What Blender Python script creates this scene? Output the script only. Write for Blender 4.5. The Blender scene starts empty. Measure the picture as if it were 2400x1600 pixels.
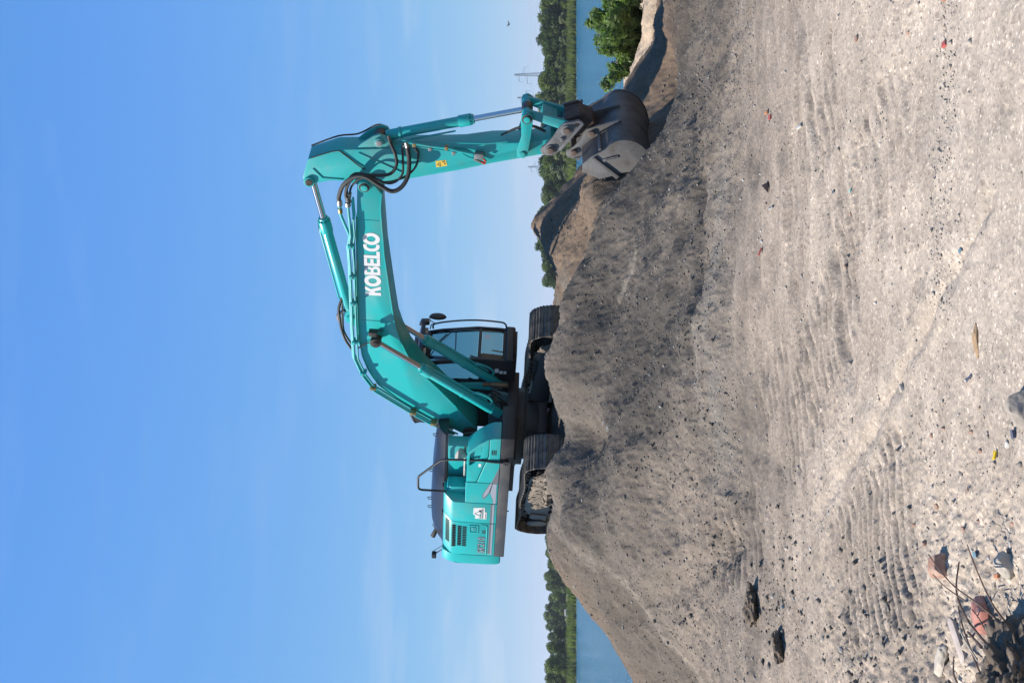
import bpy, bmesh, math, random
import numpy as np
from mathutils import Vector, Matrix

R = math.radians
random.seed(7)
rng = np.random.default_rng(11)
SC = bpy.context.scene
COL = SC.collection

# ---------------------------------------------------------------- camera
cam_data = bpy.data.cameras.new('camera')
cam = bpy.data.objects.new('camera', cam_data)
COL.objects.link(cam)
cam_data.sensor_width = 36.0
cam_data.lens = 40.5
cam_data.clip_start = 0.1
cam_data.clip_end = 6000
_p = math.atan(127.0 / 2700.0)
_fw = Vector((0, math.cos(_p), math.sin(_p)))
_up = Vector((0, -math.sin(_p), math.cos(_p)))
_rt = Vector((1, 0, 0))
_m = Matrix((-_up, _rt, -_fw)).transposed().to_4x4()      # the photograph was taken with the camera turned on its side
_m.translation = Vector((0, 0, 1.6))
cam.matrix_world = _m
SC.camera = cam

# ---------------------------------------------------------------- light
SUN_EL, SUN_AZ = R(50), R(0)          # sun high on the left
sdir = Vector((-math.cos(SUN_EL) * math.cos(SUN_AZ), -math.cos(SUN_EL) * math.sin(SUN_AZ), math.sin(SUN_EL)))
world = bpy.data.worlds.new('World')
SC.world = world
world.use_nodes = True
wn, wl = world.node_tree.nodes, world.node_tree.links
wn.clear()
w_out = wn.new('ShaderNodeOutputWorld')
w_bg = wn.new('ShaderNodeBackground')
w_sky = wn.new('ShaderNodeTexSky')
w_sky.sky_type = 'NISHITA'
w_sky.sun_disc = False
w_sky.sun_elevation = SUN_EL
w_sky.sun_rotation = math.atan2(sdir.x, sdir.y)
w_sky.altitude = 0
w_sky.air_density = 1.0
w_sky.dust_density = 0.0
w_sky.ozone_density = 10.0
w_bg.inputs['Strength'].default_value = 0.086
# thin streaks of cirrus
w_tc = wn.new('ShaderNodeTexCoord')
w_map = wn.new('ShaderNodeMapping')
w_map.inputs['Scale'].default_value = (2.2, 2.2, 16.0)
w_map.inputs['Rotation'].default_value = (0.0, R(8), 0.0)
w_map.inputs['Location'].default_value = (0.3, 0.0, 0.4)
w_n = wn.new('ShaderNodeTexNoise')
w_n.inputs['Scale'].default_value = 2.3
w_n.inputs['Detail'].default_value = 5
w_n.inputs['Roughness'].default_value = 0.5
w_r = wn.new('ShaderNodeMapRange')
w_r.inputs['From Min'].default_value = 0.53
w_r.inputs['From Max'].default_value = 0.85
w_r.inputs['To Max'].default_value = 0.6
w_mix = wn.new('ShaderNodeMixRGB')
w_mix.inputs['Color2'].default_value = (5.0, 5.3, 6.0, 1)
wl.new(w_tc.outputs['Generated'], w_map.inputs['Vector'])
wl.new(w_map.outputs['Vector'], w_n.inputs['Vector'])
wl.new(w_n.outputs['Fac'], w_r.inputs['Value'])
w_xyz = wn.new('ShaderNodeSeparateXYZ')
wl.new(w_tc.outputs['Generated'], w_xyz.inputs['Vector'])
w_el = wn.new('ShaderNodeMapRange')
for _k, _v in (('From Min', 0.05), ('From Max', 0.24), ('To Min', 1.0), ('To Max', 0.12)):
    w_el.inputs[_k].default_value = _v
wl.new(w_xyz.outputs['Z'], w_el.inputs['Value'])
w_mul = wn.new('ShaderNodeMath'); w_mul.operation = 'MULTIPLY'
wl.new(w_r.outputs['Result'], w_mul.inputs[0]); wl.new(w_el.outputs['Result'], w_mul.inputs[1])
wl.new(w_mul.outputs[0], w_mix.inputs['Fac'])
# film-like response of the clear sky: softer step from zenith to horizon, blue held
w_sep = wn.new('ShaderNodeSeparateColor')
w_com = wn.new('ShaderNodeCombineColor')
wl.new(w_sky.outputs['Color'], w_sep.inputs['Color'])
for _ch, _ref, _g, _t in (('Red', 0.80, 0.78, 0.83), ('Green', 1.73, 0.50, 2.33), ('Blue', 3.85, 0.60, 5.7)):
    _a = wn.new('ShaderNodeMath'); _a.operation = 'DIVIDE'; _a.inputs[1].default_value = _ref
    _b = wn.new('ShaderNodeMath'); _b.operation = 'POWER'; _b.inputs[1].default_value = _g
    _c = wn.new('ShaderNodeMath'); _c.operation = 'MULTIPLY'; _c.inputs[1].default_value = _t
    wl.new(w_sep.outputs[_ch], _a.inputs[0]); wl.new(_a.outputs[0], _b.inputs[0]); wl.new(_b.outputs[0], _c.inputs[0])
    _d = wn.new('ShaderNodeMath'); _d.operation = 'MINIMUM'; _d.inputs[1].default_value = 5.7
    wl.new(_c.outputs[0], _d.inputs[0]); wl.new(_d.outputs[0], w_com.inputs[_ch])
wl.new(w_com.outputs['Color'], w_mix.inputs['Color1'])
wl.new(w_mix.outputs['Color'], w_bg.inputs['Color'])
wl.new(w_bg.outputs['Background'], w_out.inputs['Surface'])

sun_data = bpy.data.lights.new('sun', 'SUN')
sun_data.energy = 5.0
sun_data.angle = R(0.5)
sun_data.color = (1.0, 0.93, 0.83)
sun = bpy.data.objects.new('sun', sun_data)
sun.rotation_euler = sdir.to_track_quat('Z', 'Y').to_euler()
sun.location = (-10, -5, 20)
COL.objects.link(sun)

SC.view_settings.view_transform = 'Standard'
SC.view_settings.look = 'None'
SC.view_settings.exposure = 0.80
SC.view_settings.gamma = 1.0
SC.view_settings.use_curve_mapping = False

# ---------------------------------------------------------------- materials
def nodes_of(name):
    m = bpy.data.materials.new(name)
    m.use_nodes = True
    nt = m.node_tree
    b = nt.nodes['Principled BSDF']
    return m, nt, b

def ramp(nt, fac, stops):
    r = nt.nodes.new('ShaderNodeValToRGB')
    e = r.color_ramp.elements
    while len(e) < len(stops):
        e.new(0.5)
    for el, (p, c) in zip(e, stops):
        el.position = p
        el.color = (*c, 1) if len(c) == 3 else c
    nt.links.new(fac, r.inputs['Fac'])
    return r.outputs['Color']

def noise(nt, scale, detail=3, rough=0.55, coord='Object', stretch=None, typ='ShaderNodeTexNoise'):
    tc = nt.nodes.new('ShaderNodeTexCoord')
    src = tc.outputs[coord]
    if stretch:
        mp = nt.nodes.new('ShaderNodeMapping')
        mp.inputs['Scale'].default_value = stretch
        nt.links.new(src, mp.inputs['Vector'])
        src = mp.outputs['Vector']
    n = nt.nodes.new(typ)
    n.inputs['Scale'].default_value = scale
    if typ == 'ShaderNodeTexNoise':
        n.inputs['Detail'].default_value = detail
        n.inputs['Roughness'].default_value = rough
    nt.links.new(src, n.inputs['Vector'])
    return n

def mixc(nt, fac, a, b, mode='MIX'):
    x = nt.nodes.new('ShaderNodeMixRGB')
    x.blend_type = mode
    for k, v in (('Fac', fac), ('Color1', a), ('Color2', b)):
        if isinstance(v, (int, float)):
            x.inputs[k].default_value = v
        elif isinstance(v, tuple):
            x.inputs[k].default_value = (*v, 1)
        else:
            nt.links.new(v, x.inputs[k])
    return x.outputs['Color']

def bump(nt, b, h, strength, dist=0.02):
    bp = nt.nodes.new('ShaderNodeBump')
    bp.inputs['Strength'].default_value = strength
    bp.inputs['Distance'].default_value = dist
    nt.links.new(h, bp.inputs['Height'])
    nt.links.new(bp.outputs['Normal'], b.inputs['Normal'])

KA = 0.80          # measured paint and soil tones, scaled to true reflectance for the exposure used
def surf(name, base, rough=0.5, metal=0.0, dirt=None, amount=0.4, scale=3.0, edge=(0.45, 0.7), fine=0.12, coat=0.0, bmp=0.0, rust=None, rust_edge=(0.58, 0.66), rust_scale=9):
    m, nt, b = nodes_of(name)
    base = tuple(v * KA for v in base)
    dirt = tuple(v * KA for v in dirt) if dirt else None
    b.inputs['Roughness'].default_value = rough
    b.inputs['Metallic'].default_value = metal
    b.inputs['Coat Weight'].default_value = coat
    b.inputs['Coat Roughness'].default_value = 0.12
    c = base
    n2 = noise(nt, 40, 4)
    lo = tuple(max(0, v * (1 - fine)) for v in base)
    hi = tuple(v * (1 + fine) for v in base)
    c = ramp(nt, n2.outputs['Fac'], [(0.3, lo), (0.7, hi)])
    if dirt:
        n = noise(nt, scale, 6, 0.62)
        f = ramp(nt, n.outputs['Fac'], [(edge[0], (0, 0, 0)), (edge[1], (amount,) * 3)])
        c = mixc(nt, f, c, dirt)
        rr = nt.nodes.new('ShaderNodeMapRange')
        rr.inputs['To Min'].default_value = rough
        rr.inputs['To Max'].default_value = min(1, rough + 0.4)
        nt.links.new(f, rr.inputs['Value'])
        nt.links.new(rr.outputs['Result'], b.inputs['Roughness'])
    if rust:
        n3 = noise(nt, rust_scale, 7, 0.7)
        f3 = ramp(nt, n3.outputs['Fac'], [(rust_edge[0], (0, 0, 0)), (rust_edge[1], (1, 1, 1))])
        c = mixc(nt, f3, c, rust)
    nt.links.new(c, b.inputs['Base Color'])
    if bmp:
        n4 = noise(nt, 60, 5)
        bump(nt, b, n4.outputs['Fac'], bmp, 0.01)
    return m

DUST = (0.30, 0.25, 0.20)
RUST = (0.055, 0.028, 0.016)
M = {}
M['teal'] = surf('teal_paint', (0.012, 0.435, 0.43), 0.32, dirt=DUST, amount=0.34, scale=1.5, edge=(0.48, 0.82), fine=0.03, coat=0.25)
M['pipe'] = surf('pipe_teal_paint', (0.012, 0.40, 0.42), 0.55, dirt=DUST, amount=0.3, scale=4, fine=0.05)
M['teal_worn'] = surf('worn_teal_paint', (0.014, 0.385, 0.405), 0.45, dirt=(0.16, 0.22, 0.21), amount=0.55, scale=2.2, edge=(0.45, 0.75), fine=0.06, rust=RUST, rust_edge=(0.62, 0.66), rust_scale=5)
M['arm'] = surf('arm_teal_paint', (0.013, 0.405, 0.402), 0.40, dirt=(0.14, 0.20, 0.19), amount=0.5, scale=1.6, edge=(0.5, 0.75), fine=0.05, coat=0.1, rust=RUST, rust_edge=(0.68, 0.71), rust_scale=4)
M['black'] = surf('black_paint', (0.012, 0.012, 0.014), 0.45, dirt=(0.07, 0.06, 0.05), amount=0.5, scale=3, edge=(0.5, 0.8))
M['hood'] = surf('hood_black_blue', (0.013, 0.015, 0.021), 0.30, dirt=(0.10, 0.09, 0.085), amount=0.15, scale=2)
M['skirt'] = surf('dark_grey_paint', (0.055, 0.06, 0.068), 0.5, dirt=DUST, amount=0.25, scale=2.5)
M['bracket'] = surf('bracket_grey', (0.05, 0.05, 0.054), 0.5, dirt=(0.10, 0.07, 0.05), amount=0.6, scale=4)
M['steel'] = surf('bucket_steel', (0.20, 0.198, 0.198), 0.45, metal=0.35, dirt=(0.10, 0.085, 0.072), amount=0.85, scale=3.4, edge=(0.42, 0.66), fine=0.15, bmp=0.1)
M['shell'] = surf('bucket_shell_steel', (0.14, 0.132, 0.128), 0.5, metal=0.2, dirt=(0.06, 0.045, 0.038), amount=0.45, scale=3, edge=(0.4, 0.65), fine=0.15, bmp=0.12)
M['coupler'] = surf('coupler_steel', (0.19, 0.19, 0.195), 0.5, metal=0.2, dirt=(0.05, 0.045, 0.04), amount=0.6, scale=6)
M['pin'] = surf('pin_rust', (0.19, 0.14, 0.115), 0.55, metal=0.4, dirt=(0.08, 0.055, 0.04), amount=0.7, scale=18)
M['grease'] = surf('greasy_ring', (0.035, 0.026, 0.02), 0.4, dirt=(0.10, 0.07, 0.05), amount=0.6, scale=14)
M['rust'] = surf('rusty_steel', (0.075, 0.045, 0.032), 0.7, dirt=(0.025, 0.018, 0.015), amount=0.8, scale=7)
M['chrome'] = surf('chrome_rod', (0.62, 0.62, 0.63), 0.13, metal=1.0, fine=0.02)
M['galv'] = surf('galvanised_steel', (0.34, 0.33, 0.32), 0.4, metal=0.75, fine=0.1)
M['brass'] = surf('brass_clamp', (0.33, 0.24, 0.10), 0.4, metal=0.6)
M['rubber'] = surf('black_rubber', (0.018, 0.018, 0.018), 0.6, dirt=(0.09, 0.085, 0.08), amount=0.4, scale=8)
M['white'] = surf('white_vinyl', (0.80, 0.80, 0.80), 0.4, fine=0.02)
M['lgrey'] = surf('light_grey_vinyl', (0.36, 0.39, 0.46), 0.4, fine=0.02)
M['mgrey'] = surf('mid_grey_vinyl', (0.17, 0.17, 0.19), 0.4, fine=0.02)
M['dgrey'] = surf('dark_grey_vinyl', (0.045, 0.05, 0.06), 0.4, fine=0.02)
M['void'] = surf('vent_dark', (0.004, 0.004, 0.004), 0.9, fine=0)
M['yellow'] = surf('yellow_sticker', (0.72, 0.50, 0.06), 0.5, fine=0.05)
M['ink'] = surf('black_ink', (0.02, 0.02, 0.02), 0.6)
M['redplastic'] = surf('red_plastic', (0.55, 0.03, 0.02), 0.4)
M['lamp'] = surf('lamp_lens', (0.45, 0.47, 0.48), 0.15)
M['track'] = surf('track_steel', (0.095, 0.089, 0.083), 0.5, metal=0.35, dirt=(0.33, 0.28, 0.23), amount=0.85, scale=7, edge=(0.40, 0.64))
M['chain'] = surf('track_chain', (0.022, 0.02, 0.019), 0.6, dirt=(0.10, 0.085, 0.07), amount=0.5, scale=9)
M['mud'] = surf('dried_mud', (0.25, 0.21, 0.17), 0.95, dirt=(0.10, 0.085, 0.07), amount=0.8, scale=11, bmp=0.6)
M['seat'] = surf('seat_cloth', (0.012, 0.014, 0.02), 0.8)
M['bronze'] = surf('bronze_fitting', (0.17, 0.12, 0.075), 0.4, metal=0.5, dirt=(0.05, 0.04, 0.03), amount=0.5, scale=12)
M['tealdull'] = surf('dull_teal', (0.10, 0.22, 0.22), 0.6, dirt=(0.12, 0.11, 0.1), amount=0.6, scale=10)

def glass_mat():
    m = bpy.data.materials.new('cab_glass')
    m.use_nodes = True
    nt = m.node_tree
    nt.nodes.clear()
    o = nt.nodes.new('ShaderNodeOutputMaterial')
    t = nt.nodes.new('ShaderNodeBsdfTransparent')
    t.inputs['Color'].default_value = (0.40, 0.58, 0.61, 1)
    g = nt.nodes.new('ShaderNodeBsdfGlossy')
    g.inputs['Roughness'].default_value = 0.02
    g.inputs['Color'].default_value = (0.9, 0.95, 1, 1)
    f = nt.nodes.new('ShaderNodeFresnel')
    f.inputs['IOR'].default_value = 1.45
    mx = nt.nodes.new('ShaderNodeMixShader')
    nt.links.new(f.outputs['Fac'], mx.inputs['Fac'])
    nt.links.new(t.outputs['BSDF'], mx.inputs[1])
    nt.links.new(g.outputs['BSDF'], mx.inputs[2])
    nt.links.new(mx.outputs['Shader'], o.inputs['Surface'])
    return m
M['glass'] = glass_mat()

# ---------------------------------------------------------------- object helpers
def tag(o, label=None, cat=None, group=None, kind=None):
    for k, v in (('label', label), ('category', cat), ('group', group), ('kind', kind)):
        if v:
            o[k] = v
    return o

def empty(name, loc=(0, 0, 0), rot=(0, 0, 0), parent=None):
    o = bpy.data.objects.new(name, None)
    o.location = loc
    o.rotation_euler = rot
    o.empty_display_size = 0.2
    COL.objects.link(o)
    if parent:
        o.parent = parent
    return o

def obj_from(name, me, mat, parent=None, loc=None, rot=None):
    o = bpy.data.objects.new(name, me)
    if mat is not None and len(me.materials) == 0:
        me.materials.append(mat)
    COL.objects.link(o)
    if parent:
        o.parent = parent
    if loc is not None:
        o.location = loc
    if rot is not None:
        o.rotation_euler = rot
    return o

class MB:
    def __init__(s):
        s.v, s.f = [], []
    def add(s, vs, fs):
        k = len(s.v)
        s.v += [tuple(v) for v in vs]
        s.f += [tuple(i + k for i in f) for f in fs]
        return s
    def box(s, x0, x1, y0, y1, z0, z1):
        return s.add([(x0, y0, z0), (x1, y0, z0), (x1, y1, z0), (x0, y1, z0), (x0, y0, z1), (x1, y0, z1), (x1, y1, z1), (x0, y1, z1)],
                     [(0, 3, 2, 1), (4, 5, 6, 7), (0, 1, 5, 4), (1, 2, 6, 5), (2, 3, 7, 6), (3, 0, 4, 7)])
    def prism(s, poly, y0, y1):                       # polygon in XZ, thick along Y
        n = len(poly)
        vs = [(x, y0, z) for x, z in poly] + [(x, y1, z) for x, z in poly]
        fs = [tuple(range(n)), tuple(range(2 * n - 1, n - 1, -1))]
        fs += [(i, (i + 1) % n, n + (i + 1) % n, n + i) for i in range(n)]
        return s.add(vs, fs)
    def prism_x(s, poly, x0, x1):                     # polygon in YZ, thick along X
        n = len(poly)
        vs = [(x0, y, z) for y, z in poly] + [(x1, y, z) for y, z in poly]
        fs = [tuple(range(n)), tuple(range(2 * n - 1, n - 1, -1))]
        fs += [(i, (i + 1) % n, n + (i + 1) % n, n + i) for i in range(n)]
        return s.add(vs, fs)
    def prism_z(s, poly, z0, z1):
        n = len(poly)
        vs = [(x, y, z0) for x, y in poly] + [(x, y, z1) for x, y in poly]
        fs = [tuple(range(n)), tuple(range(2 * n - 1, n - 1, -1))]
        fs += [(i, (i + 1) % n, n + (i + 1) % n, n + i) for i in range(n)]
        return s.add(vs, fs)
    def frame(s, outer, inner, y0, y1):               # plate in XZ with a hole; loops of equal length
        n = len(outer)
        vs = []
        for y in (y0, y1):
            vs += [(x, y, z) for x, z in outer] + [(x, y, z) for x, z in inner]
        fs = []
        for i in range(n):
            j = (i + 1) % n
            fs.append((i, j, n + j, n + i))
            fs.append((2 * n + j, 2 * n + i, 3 * n + i, 3 * n + j))
            fs.append((i, 2 * n + i, 2 * n + j, j))
            fs.append((n + i, n + j, 3 * n + j, 3 * n + i))
        return s.add(vs, fs)
    def cyl(s, p0, p1, r0, r1=None, n=16):
        r1 = r0 if r1 is None else r1
        p0, p1 = Vector(p0), Vector(p1)
        d = (p1 - p0).normalized()
        a = d.orthogonal().normalized()
        b = d.cross(a)
        vs = []
        for p, r in ((p0, r0), (p1, r1)):
            vs += [p + (a * math.cos(t) + b * math.sin(t)) * r for t in (2 * math.pi * i / n for i in range(n))]
        fs = [tuple(range(n)), tuple(range(2 * n - 1, n - 1, -1))]
        fs += [(i, (i + 1) % n, n + (i + 1) % n, n + i) for i in range(n)]
        return s.add(vs, fs)
    def ycyl(s, x, z, y0, y1, r, n=20):
        return s.cyl((x, y0, z), (x, y1, z), r, None, n)
    def tube(s, pts, r, n=8, smooth=0, ribs=None):
        P = [Vector(p) for p in pts]
        if smooth:
            Q = []
            for i in range(len(P) - 1):
                a, b, c, d = P[max(i - 1, 0)], P[i], P[i + 1], P[min(i + 2, len(P) - 1)]
                for k in range(smooth):
                    t = k / smooth
                    Q.append(0.5 * ((2 * b) + (c - a) * t + (2 * a - 5 * b + 4 * c - d) * t * t + (3 * b - a - 3 * c + d) * t ** 3))
            Q.append(P[-1])
            P = Q
        vs, fs = [], []
        prev = None
        for i, p in enumerate(P):
            d = (P[min(i + 1, len(P) - 1)] - P[max(i - 1, 0)]).normalized()
            a = d.orthogonal().normalized() if prev is None else (prev - d * prev.dot(d)).normalized()
            prev = a
            b = d.cross(a)
            rr = r[i] if isinstance(r, (list, tuple)) else r
            if ribs and i % 2:
                rr *= ribs
            vs += [p + (a * math.cos(2 * math.pi * k / n) + b * math.sin(2 * math.pi * k / n)) * rr for k in range(n)]
            if i:
                o = (i - 1) * n
                fs += [(o + k, o + (k + 1) % n, o + n + (k + 1) % n, o + n + k) for k in range(n)]
        fs.append(tuple(range(n)))
        fs.append(tuple(range(len(vs) - 1, len(vs) - n - 1, -1)))
        return s.add(vs, fs)
    def loft(s, rings, closed=True, cap=True):
        n = len(rings[0])
        vs = [v for r in rings for v in r]
        fs = []
        for i in range(len(rings) - 1):
            for k in range(n if closed else n - 1):
                fs.append((i * n + k, i * n + (k + 1) % n, (i + 1) * n + (k + 1) % n, (i + 1) * n + k))
        if cap:
            fs.append(tuple(range(n)))
            fs.append(tuple(range(len(vs) - 1, len(vs) - n - 1, -1)))
        return s.add(vs, fs)
    def mesh(s, name, ang=35, bevel=0.0, seg=2):
        me = bpy.data.meshes.new(name)
        me.from_pydata(s.v, [], s.f)
        bm = bmesh.new()
        bm.from_mesh(me)
        bmesh.ops.recalc_face_normals(bm, faces=bm.faces)
        if bevel:
            es = [e for e in bm.edges if len(e.link_faces) == 2 and e.calc_face_angle(0) > R(28)]
            bmesh.ops.bevel(bm, geom=es, offset=bevel, segments=seg, affect='EDGES', profile=0.6, clamp_overlap=True)
        for f in bm.faces:
            f.smooth = True
        bm.to_mesh(me)
        bm.free()
        me.set_sharp_from_angle(angle=R(ang))
        return me
    def build(s, name, mat, parent=None, bevel=0.0, ang=35, seg=2):
        return obj_from(name, s.mesh(name, ang, bevel, seg), mat, parent)

def copy_tree(o, parent=None):
    c = o.copy()
    COL.objects.link(c)
    if parent:
        c.parent = parent
    for ch in list(o.children):
        copy_tree(ch, c)
    return c

# ---------------------------------------------------------------- noise + terrain height
def vnoise(x, y, seed=0):
    xi, yi = np.floor(x).astype(np.int64), np.floor(y).astype(np.int64)
    xf, yf = x - xi, y - yi
    def h(a, b):
        k = (a * 374761393 + b * 668265263 + seed * 1274126177) & 0xFFFFFFFF
        k = ((k ^ (k >> 13)) * 1274126177) & 0xFFFFFFFF
        return ((k ^ (k >> 16)) & 0xFFFF) / 65535.0
    u = xf * xf * xf * (xf * (xf * 6 - 15) + 10)
    v = yf * yf * yf * (yf * (yf * 6 - 15) + 10)
    return (h(xi, yi) * (1 - u) + h(xi + 1, yi) * u) * (1 - v) + (h(xi, yi + 1) * (1 - u) + h(xi + 1, yi + 1) * u) * v - 0.5

def fbm(x, y, seed=0, oct=4, lac=2.1, gain=0.5):
    s, a = 0, 1.0
    for i in range(oct):
        s = s + a * vnoise(x, y, seed + i * 17)
        c, sn = math.cos(0.7 * (i + 1)), math.sin(0.7 * (i + 1))
        x, y = (x * c - y * sn) * lac, (x * sn + y * c) * lac
        a *= gain
    return s

def sst(a, b, x):
    t = np.clip((x - a) / (b - a), 0, 1)
    return t * t * (3 - 2 * t)

CP = [(-3.62, 12.3, 0.21), (-5.02, 17.0, 0.61), (-3.21, 13.0, 0.61), (-4.32, 17.5, 1.02), (-2.91, 13.3, 0.81), (-3.84, 17.5, 1.46), (-2.77, 13.8, 1.12), (-3.33, 17.3, 1.7), (-2.5, 14.6, 1.69), (-2.81, 16.5, 1.9), (-2.34, 9.8, 0.11), (-2.68, 11.2, 0.27), (-1.7, 10.0, 0.08), (-1.99, 11.7, 0.43), (-2.27, 13.3, 1.05), (-1.11, 10.1, 0.07), (-1.34, 12.1, 0.56), (-1.51, 13.6, 1.13), (-2.05, 15.2, 1.80), (-1.81, 15.2, 1.83), (-1.57, 15.0, 1.55), (-1.26, 15.0, 1.36), (-1.28, 16.2, 1.40), (-1.10, 15.5, 1.66), (-0.79, 15.5, 1.73), (-0.59, 15.5, 1.82), (-0.17, 15.5, 1.79), (0.01, 15.5, 1.75), (0.33, 15.5, 1.65), (0.57, 16.0, 1.40), (-1.01, 13.0, 0.96), (-0.75, 11.6, 0.54), (0.85, 16.2, 1.32), (1.2, 16.3, 1.16), (1.48, 16.0, 1.03), (1.83, 15.6, 1.05), (2.07, 15.3, 0.91), (2.31, 15.0, 0.68), (2.45, 14.8, 0.56), (2.74, 14.5, 0.35), (3.07, 14.0, 0.23), (3.31, 13.5, 0.15), (3.73, 13.2, 0.14), (-0.38, 10.4, 0.18), (-0.48, 13.0, 0.77), (-0.53, 14.4, 1.27), (0.38, 10.4, 0.18), (0.49, 13.2, 0.76), (0.54, 14.5, 1.1), (1.19, 10.8, 0.12), (1.44, 13.0, 0.53), (1.58, 14.3, 0.79), (1.82, 11.0, 0.09), (2.15, 13.0, 0.29), (2.7, 11.3, 0.05), (2.94, 12.3, 0.1), (1.91, 21.0, 2.05), (1.6, 20.5, 1.9), (1.21, 20.0, 1.73), (0.96, 19.5, 1.61), (1.69, 19.0, 1.51), (1.55, 17.5, 1.19), (1.27, 19.0, 1.58), (2.27, 22.0, 2.24), (2.44, 22.0, 2.16), (2.72, 22.3, 1.92), (2.98, 22.6, 1.67), (3.34, 23.0, 1.41), (3.54, 23.5, 1.26), (2.42, 18.6, 1.36), (2.07, 18.1, 1.31), (1.87, 17.8, 1.23), (1.02, 25.0, 1.88), (1.53, 25.0, 1.70), (4.38, 20.0, 0.52), (4.59, 20.0, 0.44), (5.18, 19.5, 0.12), (5.38, 19.0, -0.04), (4.25, 17.0, 0.02), (4.61, 17.0, -0.02), (4.86, 16.5, -0.01), (3.87, 15.0, 0.09), (5.97, 22.0, 0.04), (6.97, 27.0, -0.12), (9.01, 33.0, -0.26), (10.8, 45.0, -0.59), (11.0, 50.0, -0.61)]
# under the machine, the dig, the trench and the ground outside the view
CP += [(-1.95, 19.48, 1.50), (-0.85, 19.96, 1.76), (-1.1, 18.4, 1.52), (0.25, 20.44, 1.43), (-2.74, 21.31, 1.64), (-1.64, 21.79, 1.98), (-0.54, 22.27, 1.58), (-3.53, 23.14, 1.78), (-2.43, 23.62, 2.10), (-1.33, 24.1, 1.72), (-1.8, 17.3, 1.50), (-0.6, 17.5, 1.52), (0.3, 18.2, 1.5)]
CP += [(2.50, 18.05, 1.34), (2.30, 17.5, 1.15), (2.15, 16.9, 0.98), (2.52, 17.2, 0.72), (2.75, 17.0, 0.40), (3.2, 17.6, 0.30), (3.5, 18.4, 0.25), (3.15, 16.2, -0.6), (3.6, 17.0, -1.0), (3.75, 15.9, -1.0), (3.85, 18.0, -0.5), (3.2, 19.6, 0.7), (3.2, 15.3, -0.5), (4.4, 16.2, -0.08), (4.0, 19.2, 0.15), (5.5, 20.6, -0.02), (6.2, 18.6, -0.15), (7.2, 19.5, -0.12), (6.2, 16, -0.05), (6.6, 24, -0.04), (8.0, 28, -0.16)]
CP += [(-4.27, 14.5, 0.38), (-5.61, 19.0, 0.35), (-6.49, 22.0, 0.08), (-4.04, 14.6, 0.74), (-3.7, 15.0, 0.78), (-4.94, 20.0, 0.88), (-5.93, 24.0, 0.6), (-3.33, 15.2, 1.13), (-4.39, 20.0, 1.34), (-3.49, 15.0, 0.93), (-4.54, 19.5, 1.07), (-3.0, 15.3, 1.44), (-3.85, 20.0, 1.61), (1.06, 21.5, 1.5), (1.3, 21.5, 1.62), (1.7, 21.8, 1.77), (2.08, 22.8, 1.86), (2.4, 24.0, 1.93), (2.56, 21.0, 1.77), (2.77, 21.0, 1.54), (3.09, 21.3, 1.26), (2.96, 24.2, 1.84), (3.25, 24.7, 1.53), (3.68, 25.3, 1.24), (3.84, 25.5, 1.05), (4.25, 23.0, 0.73), (4.81, 22.0, 0.34), (5.09, 22.2, 0.23), (4.89, 19.8, 0.19), (5.43, 22.0, -0.0), (5.73, 21.6, -0.11), (5.94, 21.0, -0.25)]
CP += [(-6.5, 13, 0.1), (-7.5, 17, 0.05), (-9, 22, -0.3), (-6, 23, 0.05), (-6, 20, 0.30), (-7.5, 20, 0.0), (-4.6, 26, 0.5), (-6, 28, -0.5), (-2, 28, 1.0), (2, 28, 0.8), (-10, 32, -0.7), (-3, 35, -0.8), (3, 34, -0.5), (-14, 40, -1.4), (-4, 44, -1.6), (4, 42, -1.2), (0, 60, -2), (-25, 60, -2.5), (16, 60, -1.0), (25, 52, -0.65), (14, 34, -0.2), (14, 22, 0.0), (24, 34, -0.15), (9, 17, 0), (9, 12, 0), (-12, 10, 0), (-16, 22, -0.2), (-22, 34, -1.2), (24, 12, 0), (30, 70, -2), (7, 42, -0.62)]
for _y in (-25, -8, 0, 3, 6, 8.2):
    for _x in (-20, -7, -3, 0, 3, 7, 20):
        CP.append((_x, _y, 0.02 * math.sin(_x * 1.3 + _y)))
CP = np.array(CP, float)

def _phi(r2):
    return -np.sqrt(r2 + 0.30)          # multiquadric: little overshoot between the surveyed points
_n = len(CP)
_K = _phi(((CP[:, None, :2] - CP[None, :, :2]) ** 2).sum(-1)) + np.eye(_n) * -0.002
_P = np.hstack([np.ones((_n, 1)), CP[:, :2]])
_A = np.block([[_K, _P], [_P.T, np.zeros((3, 3))]])
_W = np.linalg.solve(_A, np.concatenate([CP[:, 2], np.zeros(3)]))

def base_h(X, Y):
    X, Y = np.asarray(X, float), np.asarray(Y, float)
    Xf, Yf = X.ravel(), Y.ravel()
    out = np.empty_like(Xf)
    for i in range(0, len(Xf), 60000):
        x, y = Xf[i:i + 60000], Yf[i:i + 60000]
        r2 = (x[:, None] - CP[None, :, 0]) ** 2 + (y[:, None] - CP[None, :, 1]) ** 2
        out[i:i + 60000] = _phi(r2) @ _W[:_n] + _W[_n] + _W[_n + 1] * x + _W[_n + 2] * y
    return out.reshape(X.shape)

def heap_mask(X, Y):
    edge = 10.2 + 0.35 * np.sin(X * 1.1 + 0.5) + 0.9 * fbm(X * 0.8, Y * 0.8, 3, 3) - 0.25 * np.clip(X, -4, 4) * 0
    return sst(edge - 1.6, edge + 1.8, Y + 1.4 * fbm(X * 2, Y * 2, 4, 4))

def seg_dist(X, Y, ax, ay, bx, by):
    dx, dy = bx - ax, by - ay
    t = np.clip(((X - ax) * dx + (Y - ay) * dy) / (dx * dx + dy * dy), 0, 1)
    return np.hypot(X - ax - t * dx, Y - ay - t * dy), t

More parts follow.
